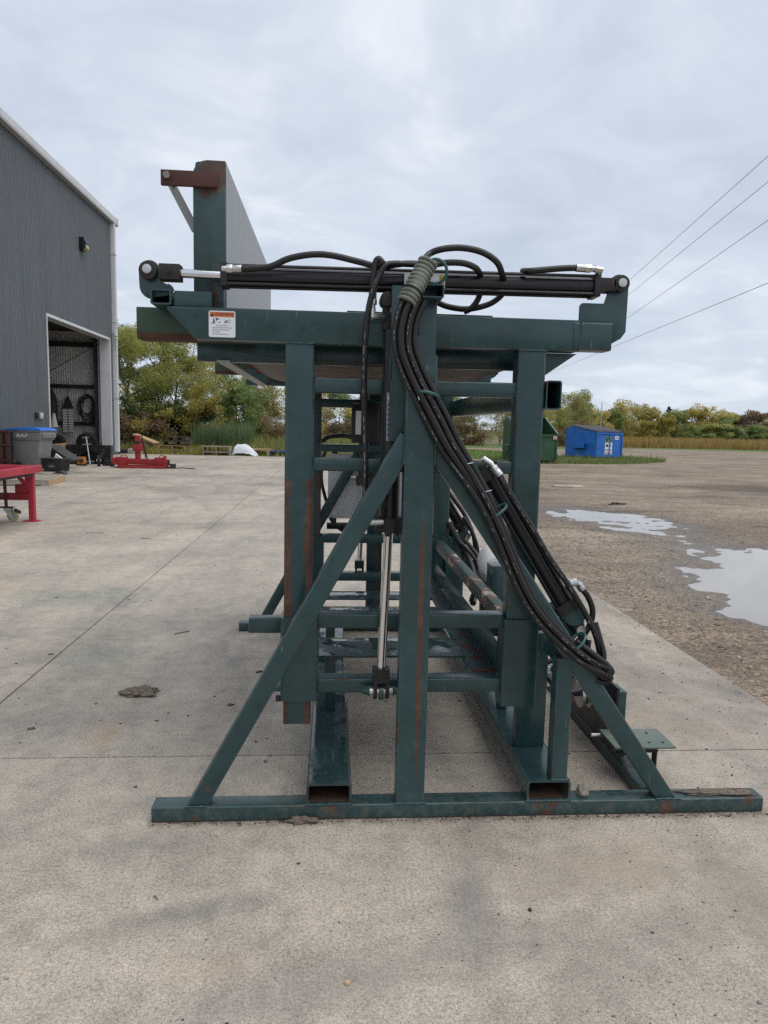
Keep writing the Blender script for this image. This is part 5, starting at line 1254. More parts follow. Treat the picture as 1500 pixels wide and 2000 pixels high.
jp(MB().beam((-0.06, 0, 0.30), (-0.06, 0, 1.02), 0.15, 0.14, 0.008, up=(0, 1, 0), open1=True), 'post')
jp(MB().box(-0.185, 0.085, -0.13, 0.13, 0.53, 0.74), 'collar', bev=0.01)
jp(MB().box(-0.134, 0.0145, -0.0735, -0.0705, 0.755, 0.85), 'slot', 'dark_steel')
jp(MB().beam((0.05, 0.06, 1.04), (0.16, 0.10, 0.30), 0.035, 0.03, 0.005), 'lever', 'rust_steel')
jp(MB().beam((0.10, 0.07, 0.80), (0.21, 0.12, 0.26), 0.03, 0.03, 0.005), 'lever', 'rust_steel')
blk = thing('steel_block', 'small dark steel block right of the red stand', 'block', (-5.0, 22.75, 0), R(10))
MB().box(-0.09, 0.09, -0.07, 0.07, 0, 0.15).build('block', 'dark_steel', blk, bev=0.01)
MB().box(-0.24, -0.091, -0.05, 0.05, 0, 0.06).build('tab', 'dark_steel', blk, bev=0.01)
cb = MB().sweep([(-4.9, 22.75, 0.012), (-4.7, 22.7, 0.03), (-4.5, 22.75, 0.012), (-4.28, 22.6, 0.012)], 0.014, 7, 6).build('black_cable', 'rubber_black', smooth=60)
props(cb, 'short black cable end on the concrete beside the dark steel block', 'cable', 'loose black cables')
cb = MB().sweep([(-7.1, 23.3, 0.012), (-6.9, 23.0, 0.012), (-6.6, 22.85, 0.02), (-6.4, 22.9, 0.012)], 0.014, 7, 6).build('black_cable', 'rubber_black', smooth=60)
props(cb, 'black cable running to the left end of the red stand', 'cable', 'loose black cables')
cs = thing('concrete_block', 'pale concrete block on the ground at the corner of the workshop', 'block', (-9.05, 33.6, -0.14), R(8))
MB().box(-0.35, 0.28, -0.2, 0.2, 0, 0.34).build('block', 'concrete', cs, bev=0.015)
MB().box(-0.75, -0.36, -0.2, 0.2, 0, 0.30).build('dark_end', 'dark_steel', cs, bev=0.01)

sc2 = thing('security_camera', 'small white camera on the downspout at the workshop corner', 'camera', (-9.23, 31.45, 4.9))
MB().box(-0.06, 0.06, -0.06, 0.06, 0.0, 0.10).build('mount', 'trim_white', sc2, bev=0.01)
MB().lathe([(0.02, 0), (0.085, 0.02), (0.10, 0.10), (0.09, 0.18), (0.03, 0.20)], (0, -0.02, 0.10), (0, 0, 1), 16).build('housing', 'trim_white', sc2, smooth=50)
MB().cyl((0, 0, -0.5), (0, 0, 0.0), 0.018, 8).build('conduit', 'trim_grey', sc2)
# ------------------------------------------------------------------ dumpsters, poles, wires, odds and ends
simple('dumpster_green', (0.022, 0.078, 0.035), 0.5, var=0.25, scale=3, dirt=(0.06, 0.055, 0.035), dirt_amt=0.0)
simple('dumpster_green_pale', (0.19, 0.26, 0.20), 0.6, var=0.25, scale=5)
simple('dumpster_blue', (0.016, 0.14, 0.52), 0.5, var=0.22, scale=2.5, dirt=(0.07, 0.06, 0.05), dirt_amt=0.01)
simple('lid_plastic', (0.085, 0.085, 0.095), 0.5, var=0.25, scale=6)
simple('sign_green', (0.05, 0.13, 0.05), 0.5, var=0.6, scale=6)
simple('sign_red', (0.55, 0.20, 0.20), 0.5, var=0.1)
def dumpster(name, label, loc, rotz, w, d, hf, hp, hb, yp, mat, open_right=False):
    t = thing(name, label, 'dumpster', loc, rotz, group='dumpsters on the grass')
    t0 = 0.03
    side = [(0, 0.12), (0, hf), (yp, hp), (d, hb), (d, 0.12)]
    for x in (0.0, w - t0):
        MB().prism(side, 'yz', x, x + t0).build('side_panel', mat, t)
    MB().box(t0, w - t0, 0, t0, 0.12, hf).build('front_panel', mat, t)
    MB().box(t0, w - t0, d - t0, d, 0.12, hb).build('rear_panel', mat, t)
    MB().box(t0, w - t0, t0, d - t0, 0.12, 0.15).build('floor_panel', mat, t)
    MB().box(-0.02, w + 0.02, -0.05, -0.001, hf - 0.10, hf - 0.005).build('top_rail', mat, t)
    for x in (0.0, w * 0.5 - 0.03, w - 0.06):
        MB().box(x, x + 0.06, -0.045, -0.001, 0.14, hf - 0.105).build('front_rib', mat, t)
    for x in (0.08, w - 0.24):
        MB().box(x, x + 0.16, 0.1, d - 0.1, 0.0, 0.118).build('skid', mat, t)
    # fork pocket on each side
    for x0, x1 in ((-0.20, -0.001), (w + 0.001, w + 0.20)):
        z0, y0 = hf * 0.40, d * 0.30
        MB().box(x0, x1, y0, y0 + d * 0.42, z0 + 0.24, z0 + 0.26).box(x0, x1, y0, y0 + d * 0.42, z0, z0 + 0.02).box(x0 if x0 < 0 else x1 - 0.02, x0 + 0.02 if x0 < 0 else x1, y0, y0 + d * 0.42, z0 + 0.0205, z0 + 0.2395).build('fork_pocket', mat, t)
    # lids: sloped ribbed plastic from the ridge down to the front
    L = math.hypot(yp, hp - hf); a = math.atan2(hp - hf, yp)
    n = 1 if open_right else 2
    for k in range(n):
        xa = k * w / 2 + 0.005 - (0.02 if k == 0 else 0); xb = (k + 1) * w / 2 - 0.005 + (0.02 if k == 1 else 0)
        def P(x, s, h): return (x, -0.04 + s * math.cos(a) - h * math.sin(a), hf + 0.012 + s * math.sin(a) + h * math.cos(a))
        lid = MB().add([P(xa, 0, 0), P(xb, 0, 0), P(xb, L + 0.04, 0), P(xa, L + 0.04, 0), P(xa, 0, 0.03), P(xb, 0, 0.03), P(xb, L + 0.04, 0.03), P(xa, L + 0.04, 0.03)],
                       [(3, 2, 1, 0), (4, 5, 6, 7), (0, 1, 5, 4), (1, 2, 6, 5), (2, 3, 7, 6), (3, 0, 4, 7)]).build('lid', 'lid_plastic', t)
        m = 5
        for i in range(m):
            x = xa + (xb - xa) * (i + 0.5) / m; hw = (xb - xa) / m * 0.28
            MB().add([P(x - hw, 0.03, 0.031), P(x + hw, 0.03, 0.031), P(x + hw, L, 0.031), P(x - hw, L, 0.031), P(x - hw * .7, 0.05, 0.075), P(x + hw * .7, 0.05, 0.075), P(x + hw * .7, L - .02, 0.075), P(x - hw * .7, L - .02, 0.075)],
                     [(3, 2, 1, 0), (4, 5, 6, 7), (0, 1, 5, 4), (1, 2, 6, 5), (2, 3, 7, 6), (3, 0, 4, 7)]).build('lid_rib', 'lid_plastic', lid)
    if hp > hb + 0.02:
        MB().prism([(yp, hp + 0.005), (d + 0.03, hb + 0.012), (d + 0.03, hb + 0.04), (yp, hp + 0.04)], 'yz', 0.0, w).build('rear_lid', mat, t)
    return t
gd = dumpster('dumpster', 'dark green dumpster with one steep lid open behind the machine post', (8.24, 31.15, 0.0), R(8), 1.92, 1.75, 1.30, 2.03, 1.78, 1.35, 'dumpster_green', True)
MB().prism([(-0.01, 1.30), (1.35, 2.03), (1.35, 2.07), (-0.03, 1.34)], 'yz', 1.905, 1.95).build('lid_edge', 'dumpster_green_pale', gd)
MB().box(-0.21, -0.002, 0.50, 1.28, 0.785, 0.80).build('pocket_top', 'dumpster_green_pale', gd)
MB().box(1.70, 1.87, -0.054, -0.0505, 1.08, 1.22).build('sticker', 'white_print', gd)
MB().box(1.72, 1.85, -0.058, -0.0545, 1.10, 1.20).build('sticker_print', 'sign_red', gd)
bd = dumpster('dumpster', 'bright blue dumpster with black ribbed lids and posters on its front', (14.07, 37.0, 0.0), R(29), 2.12, 2.15, 1.44, 1.74, 1.50, 1.72, 'dumpster_blue')
sg = MB().box(0.72, 1.30, -0.010, -0.0005, 0.26, 1.22).build('poster', 'white_print', bd)
MB().box(0.73, 1.29, -0.016, -0.0105, 0.90, 1.21).build('poster_picture', 'sign_green', sg)
MB().prism([(0.85, 0.92), (0.98, 0.92), (1.22, 1.16), (1.12, 1.19)], 'xz', -0.020, -0.0165).build('poster_arrow', 'dumpster_green_pale', sg)
for x0, x1, z0, z1, mt in ((0.79, 0.97, 0.67, 0.80, 'black_print'), (1.09, 1.18, 0.68, 0.79, 'black_print'), (0.79, 0.98, 0.45, 0.54, 'grey_print'), (1.03, 1.24, 0.45, 0.54, 'grey_print'), (0.78, 1.24, 0.29, 0.37, 'sign_red')):
    MB().box(x0, x1, -0.016, -0.0105, z0, z1).build('poster_print', mt, sg)
st2 = MB().box(1.50, 1.80, -0.010, -0.0005, 1.06, 1.26).build('sticker', 'white_print', bd)
MB().box(1.55, 1.75, -0.015, -0.0105, 1.13, 1.19).build('sticker_print', 'grey_print', st2)

# power poles and wires
simple('pole_wood', (0.17, 0.14, 0.115), 0.9, var=0.25, scale=3)
simple('pole_grey', (0.42, 0.43, 0.43), 0.7, var=0.1)
simple('wire_black', (0.06, 0.06, 0.065), 0.6)
pp = thing('utility_pole', 'wooden utility pole carrying four wires behind the machine', 'utility pole', (23.3, 80, -0.14))
MB().cyl((0, 0, 0), (0, 0, 9.6), 0.16, 14, 0.11).build('post', 'pole_wood', pp)
MB().box(-1.0, 1.0, -0.20, -0.115, 8.9, 9.05).build('crossarm', 'pole_wood', pp)
for x, z in ((-0.8, 9.05), (0.0, 9.6), (0.8, 9.05)):
    MB().lathe([(0.03, 0), (0.05, 0.03), (0.03, 0.07), (0.05, 0.11), (0.02, 0.14)], (x, -0.16 if x else 0, z), (0, 0, 1), 10).build('insulator', 'trim_white', pp)
for A, C, lb, r in (((23.08, 80, 9.12), (9.85, 8, 9.25), 'uppermost overhead wire at the right', 0.008), ((23.12, 80, 8.43), (9.92, 8, 8.57), 'second overhead wire from the top at the right', 0.008),
                    ((23.18, 80, 7.12), (10.02, 8, 7.59), 'third overhead wire from the top at the right', 0.008), ((23.17, 80, 7.41), (10.21, 8, 5.47), 'lowest overhead wire at the right', 0.009)):
    A = Vector(A); C = Vector(C); C = A + (C - A) * 1.5
    pts = [A.lerp(C, i / 12) for i in range(13)]
    w = MB().sweep(pts, r, 5, 1).build('overhead_wire', 'wire_black', smooth=60)
    props(w, lb, 'wire', 'overhead wires')
for loc, h, r, lb, mt in (((11.05, 62, -0.14), 9.0, 0.12, 'slim pale pole at the lawn edge seen under the deck', 'pole_grey'), ((34.7, 90, -0.14), 5.4, 0.07, 'thin grey pole among the trees behind the blue dumpster', 'pole_grey'), ((59.5, 120, -0.14), 4.2, 0.14, 'thin weathered pole before the far conifers at right', 'pole_wood')):
    p = thing('field_pole', lb, 'pole', loc, group='thin poles in the field')
    MB().cyl((0, 0, 0), (0, 0, h), r, 10, r * 0.7).build('post', mt, p)
    MB().cyl((0, 0, h), (0, 0, h + 0.12), r * 0.8, 10, r * 0.3).build('cap', mt, p)

# pallets, tarp and timber at the edge of the weeds
simple('pallet_blue', (0.06, 0.09, 0.27), 0.75, var=0.3, scale=8, dirt=(0.10, 0.09, 0.07), dirt_amt=0.05)
simple('pallet_dark', (0.085, 0.065, 0.055), 0.9, var=0.35, scale=12)
pallet((-7.55, 35.0, -0.12), R(90 + 4), 'faded blue pallet at the bottom of the stack in the weeds', 'pallet_blue', 1.1, 1.5, group='pallets by the weeds').scale = (1, 1, 1.9)
pallet((-7.60, 35.0, 0.14), R(90 + -2), 'pale pallet in the middle of the stack in the weeds', 'fresh_wood', 1.05, 1.25, group='pallets by the weeds').scale = (1, 1, 1.6)
pallet((-7.45, 35.0, 0.365), R(90 + 3), 'weathered dark pallet second from the top of the stack', 'pallet_dark', 1.0, 1.2, group='pallets by the weeds').scale = (1, 1, 1.5)
pallet((-7.40, 35.0, 0.58), R(90 + -3), 'dark pallet on top of the stack in the weeds', 'pallet_dark', 0.9, 0.9, group='pallets by the weeds').scale = (1, 1, 1.4)
pallet((-5.35, 33.7, -0.12), R(90 + 3), 'grey pallet at the bottom of the low pile left of the tarp', 'grey_wood', 1.0, 1.25, group='pallets by the weeds').scale = (1, 1, 1.9)
pallet((-5.35, 33.7, 0.14), R(90 + 1), 'pale pallet on top of the low pile left of the tarp', 'old_wood', 1.0, 1.25, group='pallets by the weeds').scale = (1, 1, 1.9)
pallet((-3.65, 34.6, -0.12), R(90 + -4), 'brown pallet under the right end of the white tarp', 'fresh_wood', 1.0, 1.3, group='pallets by the weeds').scale = (1, 1, 3.0)
pallet((-2.45, 35.0, -0.12), R(90 + 6), 'blue pallet at the right, half behind the machine post', 'pallet_blue', 1.0, 1.2, group='pallets by the weeds').scale = (1, 1, 2.4)
simple('tarp_white', (0.66, 0.68, 0.72), 0.5, var=0.06)
tp = MB(); n = 26
for i in range(n):
    for j in range(14):
        u = i / (n - 1); w = j / 13
        x = -4.75 + 1.25 * u; yy = 33.75 + 0.75 * w
        h = 0.62 * math.sin(math.pi * min(1.0, u * 0.72 + 0.22)) * math.sin(math.pi * (0.02 + 0.96 * w)) ** 0.45 - 0.10 - (0.25 * (1 - u / 0.12) if u < 0.12 else 0)
        fo = mnoise.ridged_multi_fractal(Vector((x * 3.1, yy * 2.2, 0.3)), 1.0, 2.2, 4, 1.0, 2.0)
        tp.v.append((x, yy, max(-0.12, h + 0.055 * (fo - 1.2))))
tp.f = [(i * 14 + j, (i + 1) * 14 + j, (i + 1) * 14 + j + 1, i * 14 + j + 1) for i in range(n - 1) for j in range(13)]
props(tp.build('tarp', 'tarp_white', smooth=30), 'crumpled white tarp over the pallets at the edge of the weeds', 'tarp')
lg = thing('timber', 'pale sawn timber leaning in the weeds at the workshop corner', 'timber', (-9.3, 35.4, -0.14), R(-20))
MB().beam((-0.3, 0, 0.95), (0.9, 0, 0.55), 0.5, 0.10, 0.01).build('board', 'fresh_wood', lg)
MB().beam((0.55, 0.0, 0.0), (0.5, 0, 0.62), 0.18, 0.2, 0.01).build('prop', 'old_wood', lg)
# pale slab lying in the gravel
ps = thing('stone_slab', 'flat pale slab lying in the gravel right of the machine', 'slab', (6.2, 18.2, -0.01), R(4))
MB().prism([(-0.48, -0.12), (0.10, -0.30), (0.46, -0.06), (0.40, 0.16), (-0.2, 0.24)], 'xy', 0, 0.045).build('slab', 'concrete', ps, bev=0.01)

# ---- stones, dirt, litter
simple('stone_mixed', (0.27, 0.24, 0.20), 0.85, var=0.4, scale=40)
def m_scatter(name, stops):
    m, nt, bs, pos, obc = newmat(name)
    rpi = node(nt, 'ShaderNodeNewGeometry').outputs['Random Per Island']
    c = ramp(nt, rpi, stops)
    c = mixc(nt, 0.6, c, ramp(nt, nz(nt, pos, 90, 3), [(0.3, (0.7, 0.7, 0.7)), (0.7, (1.2, 1.2, 1.2))]), 'MULTIPLY')
    setb(nt, bs, c, 0.85)
m_scatter('pebbles_mixed', [(0, (0.05, 0.048, 0.05)), (0.35, (0.12, 0.115, 0.11)), (0.6, (0.22, 0.195, 0.165)), (0.82, (0.40, 0.37, 0.32)), (1, (0.68, 0.64, 0.57))])
m_scatter('gravel_mixed', [(0, (0.09, 0.075, 0.06)), (0.4, (0.22, 0.18, 0.135)), (0.75, (0.34, 0.29, 0.23)), (1, (0.55, 0.52, 0.46))])
m_scatter('litter_mixed', [(0, (0.03, 0.026, 0.022)), (0.6, (0.085, 0.065, 0.05)), (1, (0.16, 0.12, 0.08))])
def fastmesh(name, V, F, mat, smooth=False):
    me = bpy.data.meshes.new(name)
    k = F.shape[1]
    me.vertices.add(len(V)); me.vertices.foreach_set('co', V.astype(np.float32).ravel())
    me.loops.add(F.size); me.loops.foreach_set('vertex_index', F.astype(np.int32).ravel())
    me.polygons.add(len(F)); me.polygons.foreach_set('loop_start', np.arange(0, F.size, k, dtype=np.int32))
    me.update(calc_edges=True); me.validate()
    me.materials.append(MATS[mat])
    if smooth: me.shade_smooth()
    return me
def link(me, name, parent=None, label=None, cat=None, group=None, kind=None, loc=(0, 0, 0)):
    o = bpy.data.objects.new(name, me)
    col.objects.link(o)
    o.parent = parent
    o.location = loc
    return props(o, label, cat, group, kind)
OCT = np.array([(1, 0, 0), (0, 1, 0), (-1, 0, 0), (0, -1, 0), (0, 0, 0.75), (0, 0, -0.5)], float)
OCF = np.array([(0, 1, 4), (1, 2, 4), (2, 3, 4), (3, 0, 4), (1, 0, 5), (2, 1, 5), (3, 2, 5), (0, 3, 5)])
def stones(name, mat, P, S, label, cat, rng, flat=1.0):
    n = len(P)
    j = OCT[None] * rng.uniform(0.6, 1.25, (n, 6, 1))
    a = rng.uniform(0, 6.283, n); ca, sa = np.cos(a), np.sin(a)
    q = np.stack([j[:, :, 0] * ca[:, None] * 1.25 - j[:, :, 1] * sa[:, None], j[:, :, 0] * sa[:, None] + j[:, :, 1] * ca[:, None], j[:, :, 2] * flat], -1)
    V = (q * S[:, None, None] + P[:, None, :]).reshape(-1, 3)
    F = (OCF[None] + (np.arange(n) * 6)[:, None, None]).reshape(-1, 3)
    return link(fastmesh(name, V, F, mat), name, None, label, cat, None, 'stuff')
rng = np.random.default_rng(11)
n = 11000
x = rng.uniform(-2.6, 2.36, n); yv = rng.uniform(0.9, 2.9, n)
keep = rng.uniform(0, 1, n) < np.clip(0.05 + 0.62 * np.clip((x + 0.4) / 2.6, 0, 1) ** 1.4 + 0.20 * (yv < 1.5), 0, 1)
x, yv = x[keep], yv[keep]
stones('loose_grit', 'pebbles_mixed', np.stack([x, yv, np.full_like(x, 0.0012)], -1), rng.lognormal(-6.25, 0.48, len(x)).clip(0.0010, 0.0075), 'loose grit scattered on the concrete before the machine', 'grit', rng)
n = 2600
x = rng.uniform(1.0, 2.37, n); yv = rng.uniform(2.7, 14, n)
keep = rng.uniform(0, 1, n) < ((x - 1.0) / 1.4) ** 1.5
x, yv = x[keep], yv[keep]
stones('rail_grit', 'litter_mixed', np.stack([rng.uniform(-0.64, 1.7, 420), 2.468 - np.abs(rng.normal(0, 0.014, 420)), np.full(420, 0.001)], -1), rng.lognormal(-6.0, 0.45, 420).clip(0.001, 0.007), 'dark grit gathered along the foot of the front base rail', 'grit', rng)
stones('edge_grit', 'litter_mixed', np.stack([x, yv, np.full_like(x, 0.0015)], -1), rng.lognormal(-5.5, 0.45, len(x)).clip(0.0015, 0.014), 'dark grit and mud crumbs along the edge of the concrete', 'grit', rng, 0.6)
n = 9000
x = 2.40 + rng.gamma(1.6, 1.3, n); yv = rng.uniform(1.0, 13, n)
hh = np.array([gravel_h(a, b) for a, b in zip(x, yv)])
keep = (hh > WL + 0.006) & (x < 9)
stones('loose_gravel', 'gravel_mixed', np.stack([x, yv, hh + 0.001], -1)[keep], rng.lognormal(-4.85, 0.45, n).clip(0.003, 0.028)[keep], 'loose gravel stones lying on the yard', 'gravel', rng, 0.8)
n = 1500
x = rng.uniform(-9, 2.2, n); yv = 2.6 + 27 * rng.uniform(0, 1, n) ** 1.3
stones('dead_leaf_litter', 'litter_mixed', np.stack([x, yv, np.full_like(x, 0.0015)], -1), rng.lognormal(-5.15, 0.55, n).clip(0.0025, 0.028), 'dark crumbs and leaf bits scattered over the concrete', 'litter', rng, 0.35)
simple('mud', (0.17, 0.135, 0.105), 0.95, var=0.4, scale=60, bumpy=0.5)
def lump(name, label, cat, loc, rx, ry, rz, mat, seed, rough=0.35, sub=3, group=None):
    bm = bmesh.new()
    bmesh.ops.create_icosphere(bm, subdivisions=sub, radius=1.0)
    for v in bm.verts:
        d = 1 + rough * mnoise.fractal(v.co * 1.7 + Vector((seed, seed * 2, 0)), 1.0, 2.0, 4)
        v.co = Vector((v.co.x * rx * d, v.co.y * ry * d, v.co.z * rz * d))
    zmin = min(v.co.z for v in bm.verts)
    for v in bm.verts: v.co.z = max(v.co.z, zmin * 0.45) - zmin * 0.45
    me = bpy.data.meshes.new(name); bm.to_mesh(me); bm.free()
    me.shade_smooth(); me.materials.append(MATS[mat])
    return link(me, name, None, label, cat, group, None, loc)
lump('mud_clod', 'brown clod of mud on the concrete left of the machine', 'mud', (-1.02, 3.74, 0), 0.085, 0.062, 0.014, 'mud', 3.0, 0.7, 4)
lump('stone', 'rough tan lump of stone resting on the front base rail', 'stone', (0.985, 2.515, 0.059), 0.024, 0.020, 0.026, 'stone_mixed', 7.0, 0.45)
lump('dirt_clump', 'straw and dirt clump under the front base rail', 'dirt', (-0.085, 2.462, 0), 0.055, 0.02, 0.012, 'mud', 1.0, 0.8)
lump('pebble', 'single pale tan pebble on the concrete in the foreground', 'pebble', (0.06, 1.69, 0), 0.0085, 0.0075, 0.0075, 'fresh_wood', 4.0, 0.15)
lump('pebble', 'dark pebble among the grit at the lower right', 'pebble', (0.62, 1.95, 0), 0.006, 0.0055, 0.005, 'dark_steel', 9.0, 0.3)
lump('dirt_ridge', 'brown dirt and straw on the right end of the base rail', 'dirt', (1.53, 2.51, 0.0595), 0.13, 0.026, 0.005, 'mud', 6.0, 0.9)
random.seed(9)
for x, yv, l, a, lb in ((-1.02, 4.85, 0.11, 35, 'dark thin twig on the concrete above the mud clod'), (-3.05, 9.3, 0.22, 5, 'long twig on the concrete left of the joint'), (-2.3, 8.9, 0.16, -25, 'forked twig on the concrete beside the slab joint'), (-0.52, 2.05, 0.022, -40, 'tiny rust brown splinter in the foreground'), (3.02, 5.0, 0.10, -38, 'pale wood splinter lying on the gravel')):
    tw = MB().sweep([(x - l / 2 * math.cos(R(a)), yv - l / 2 * math.sin(R(a)), 0.004), (x, yv + 0.004, 0.006), (x + l / 2 * math.cos(R(a)), yv + l / 2 * math.sin(R(a)), 0.004)], 0.0035 if l > 0.05 else 0.0018, 6, 4).build('twig', 'mud' if 'pale' not in lb else 'fresh_wood', smooth=60)
    props(tw, lb, 'twig', 'twigs on the ground')

lump('mud_clod', 'black scrap of mud behind the longer puddle', 'mud', (5.8, 13.9, -0.012), 0.16, 0.07, 0.025, 'rubber_black', 2.0, 0.9)
# ------------------------------------------------------------------ vegetation
def m_leaf(name, stops, trans=0.42, objvar=0.25):
    m, nt, bs, pos, obc = newmat(name)
    geo = node(nt, 'ShaderNodeNewGeometry')
    c = ramp(nt, mth(nt, 'ADD', mth(nt, 'MULTIPLY', geo.outputs['Random Per Island'], 0.55), mth(nt, 'MULTIPLY', nz(nt, pos, 0.9, 3), 0.45)), stops)
    oi = node(nt, 'ShaderNodeObjectInfo').outputs['Random']
    c = mixc(nt, 1.0, c, ramp(nt, oi, [(0, (1 - objvar, 1 - objvar * 0.8, 1 - objvar)), (1, (1 + objvar, 1 + objvar * 0.7, 1 + objvar * 0.3))]), 'MULTIPLY')
    setb(nt, bs, c, 0.65, 0, None, 0.25)
    tr = node(nt, 'ShaderNodeBsdfTranslucent')
    put(nt, tr.inputs[0], c)
    ms = node(nt, 'ShaderNodeMixShader'); ms.inputs[0].default_value = trans
    out = [q for q in nt.nodes if q.type == 'OUTPUT_MATERIAL'][0]
    nt.links.new(bs.outputs[0], ms.inputs[1]); nt.links.new(tr.outputs[0], ms.inputs[2]); nt.links.new(ms.outputs[0], out.inputs[0])
m_leaf('leaf_olive', [(0.2, (0.166, 0.214, 0.076)), (0.45, (0.304, 0.359, 0.117)), (0.62, (0.455, 0.455, 0.166)), (0.8, (0.620, 0.552, 0.207))], 0.5)
m_leaf('leaf_green', [(0.2, (0.138, 0.200, 0.083)), (0.5, (0.248, 0.338, 0.138)), (0.8, (0.400, 0.469, 0.207))], 0.5)
m_leaf('leaf_yellow', [(0.2, (0.27, 0.235, 0.06)), (0.5, (0.40, 0.34, 0.085)), (0.8, (0.50, 0.43, 0.13))], objvar=0.12)
m_leaf('leaf_gold', [(0.2, (0.290, 0.262, 0.103)), (0.5, (0.497, 0.428, 0.166)), (0.8, (0.620, 0.566, 0.221))], 0.45)
m_leaf('leaf_dark', [(0.2, (0.036, 0.053, 0.022)), (0.5, (0.081, 0.110, 0.039)), (0.8, (0.152, 0.169, 0.062))])
m_leaf('leaf_conifer', [(0.2, (0.023, 0.042, 0.029)), (0.5, (0.044, 0.070, 0.044)), (0.8, (0.078, 0.107, 0.058))], 0.1, 0.15)
m_leaf('leaf_russet', [(0.2, (0.14, 0.10, 0.075)), (0.5, (0.22, 0.16, 0.11)), (0.8, (0.31, 0.23, 0.14))])
m_leaf('grass_green', [(0.2, (0.070, 0.132, 0.025)), (0.5, (0.132, 0.225, 0.043)), (0.8, (0.248, 0.310, 0.085))])
m_leaf('grass_tuft', [(0.2, (0.12, 0.165, 0.05)), (0.5, (0.20, 0.245, 0.085)), (0.8, (0.34, 0.33, 0.16))])
m_leaf('grass_weed', [(0.2, (0.139, 0.196, 0.060)), (0.45, (0.260, 0.317, 0.097)), (0.65, (0.409, 0.372, 0.149)), (0.85, (0.614, 0.503, 0.260))])
m_leaf('grass_gold', [(0.2, (0.248, 0.163, 0.070)), (0.45, (0.419, 0.279, 0.109)), (0.7, (0.574, 0.388, 0.139)), (0.9, (0.434, 0.341, 0.155))])
m_leaf('cattail_blade', [(0.2, (0.102, 0.158, 0.084)), (0.5, (0.186, 0.260, 0.139)), (0.8, (0.317, 0.372, 0.186))])
m_leaf('dock_weed', [(0.2, (0.109, 0.046, 0.034)), (0.5, (0.186, 0.085, 0.054)), (0.8, (0.264, 0.155, 0.078))])
simple('bark', (0.085, 0.070, 0.056), 0.95, var=0.4, scale=9)
simple('bark_pale', (0.20, 0.18, 0.155), 0.95, var=0.35, scale=9)
def leaf_mesh(name, centers, radii, n, size, mat, rng, aspect=0.5, droop=0.0):
    """n leaf-sized faces spread through clumps"""
    centers = np.asarray(centers); radii = np.asarray(radii)
    w = radii ** 2; k = rng.choice(len(centers), n, p=w / w.sum())
    d = rng.normal(0, 1, (n, 3)); d /= np.linalg.norm(d, axis=1, keepdims=True)
    r = rng.uniform(0, 1, n) ** 0.45
    P = centers[k] + d * (radii[k] * r)[:, None] * np.array([1, 1, 0.85])
    a = rng.normal(0, 1, (n, 3)); a[:, 2] -= droop; a /= np.linalg.norm(a, axis=1, keepdims=True)
    b = np.cross(a, rng.normal(0, 1, (n, 3))); b /= np.linalg.norm(b, axis=1, keepdims=True)
    s = size * rng.uniform(0.6, 1.35, n)
    a = a * s[:, None]; b = b * (s * aspect)[:, None]
    V = np.stack([P - a, P + b, P + a, P - b], 1).reshape(-1, 3)
    F = np.arange(n * 4).reshape(n, 4)
    return fastmesh(name, V, F, mat)
def branching(rng, h, spread, levels=3, lean=0.0, base=0.0, n1=8, twigs=3, trunk_r=0.09, start=0.25):
    """trunk and limbs; returns a mesh builder and the limb tips"""
    mb = MB(); tips = []
    top = Vector((lean * h, rng.normal(0, 0.05) * h, h * 0.92))
    tr = [Vector((0, 0, base))] + [Vector((lean * h * t + rng.normal(0, 0.02) * h, rng.normal(0, 0.02) * h, h * 0.92 * t)) for t in (0.25, 0.5, 0.75)] + [top]
    mb.sweep(tr, trunk_r, 7, 3, True, trunk_r * 0.2)
    tips.append((top, 1))
    def pt(t):
        t = min(0.999, t) * (len(tr) - 1); i = int(t); return tr[i].lerp(tr[i + 1], t - i)
    for i in range(n1):
        t = start + (0.95 - start) * (i + rng.uniform(0, 0.6)) / n1
        o = pt(t); a = rng.uniform(0, 6.283)
        L = spread * (1.15 - 0.75 * abs(t - 0.45)) * rng.uniform(0.7, 1.15)
        e = o + Vector((math.cos(a) * L, math.sin(a) * L, L * rng.uniform(0.25, 0.9)))
        m = o.lerp(e, 0.5) + Vector((rng.normal(0, 0.08), rng.normal(0, 0.08), rng.uniform(-0.1, 0.12))) * L
        r0 = trunk_r * (1 - t) * 0.55 + trunk_r * 0.14
        mb.sweep([o, m, e], r0, 5, 3, False, r0 * 0.25)
        tips += [(e, 1), (m, 0.7)]
        for k in range(twigs):
            q = m.lerp(e, rng.uniform(0, 1)); f = q + Vector((rng.normal(0, 0.45), rng.normal(0, 0.45), rng.uniform(-0.05, 0.6))) * L * 0.6
            mb.sweep([q, q.lerp(f, 0.5) + Vector((0, 0, 0.05 * L)), f], r0 * 0.4, 4, 2, False, r0 * 0.12)
            tips.append((f, 0.8))
    return mb, tips
TREE = {}
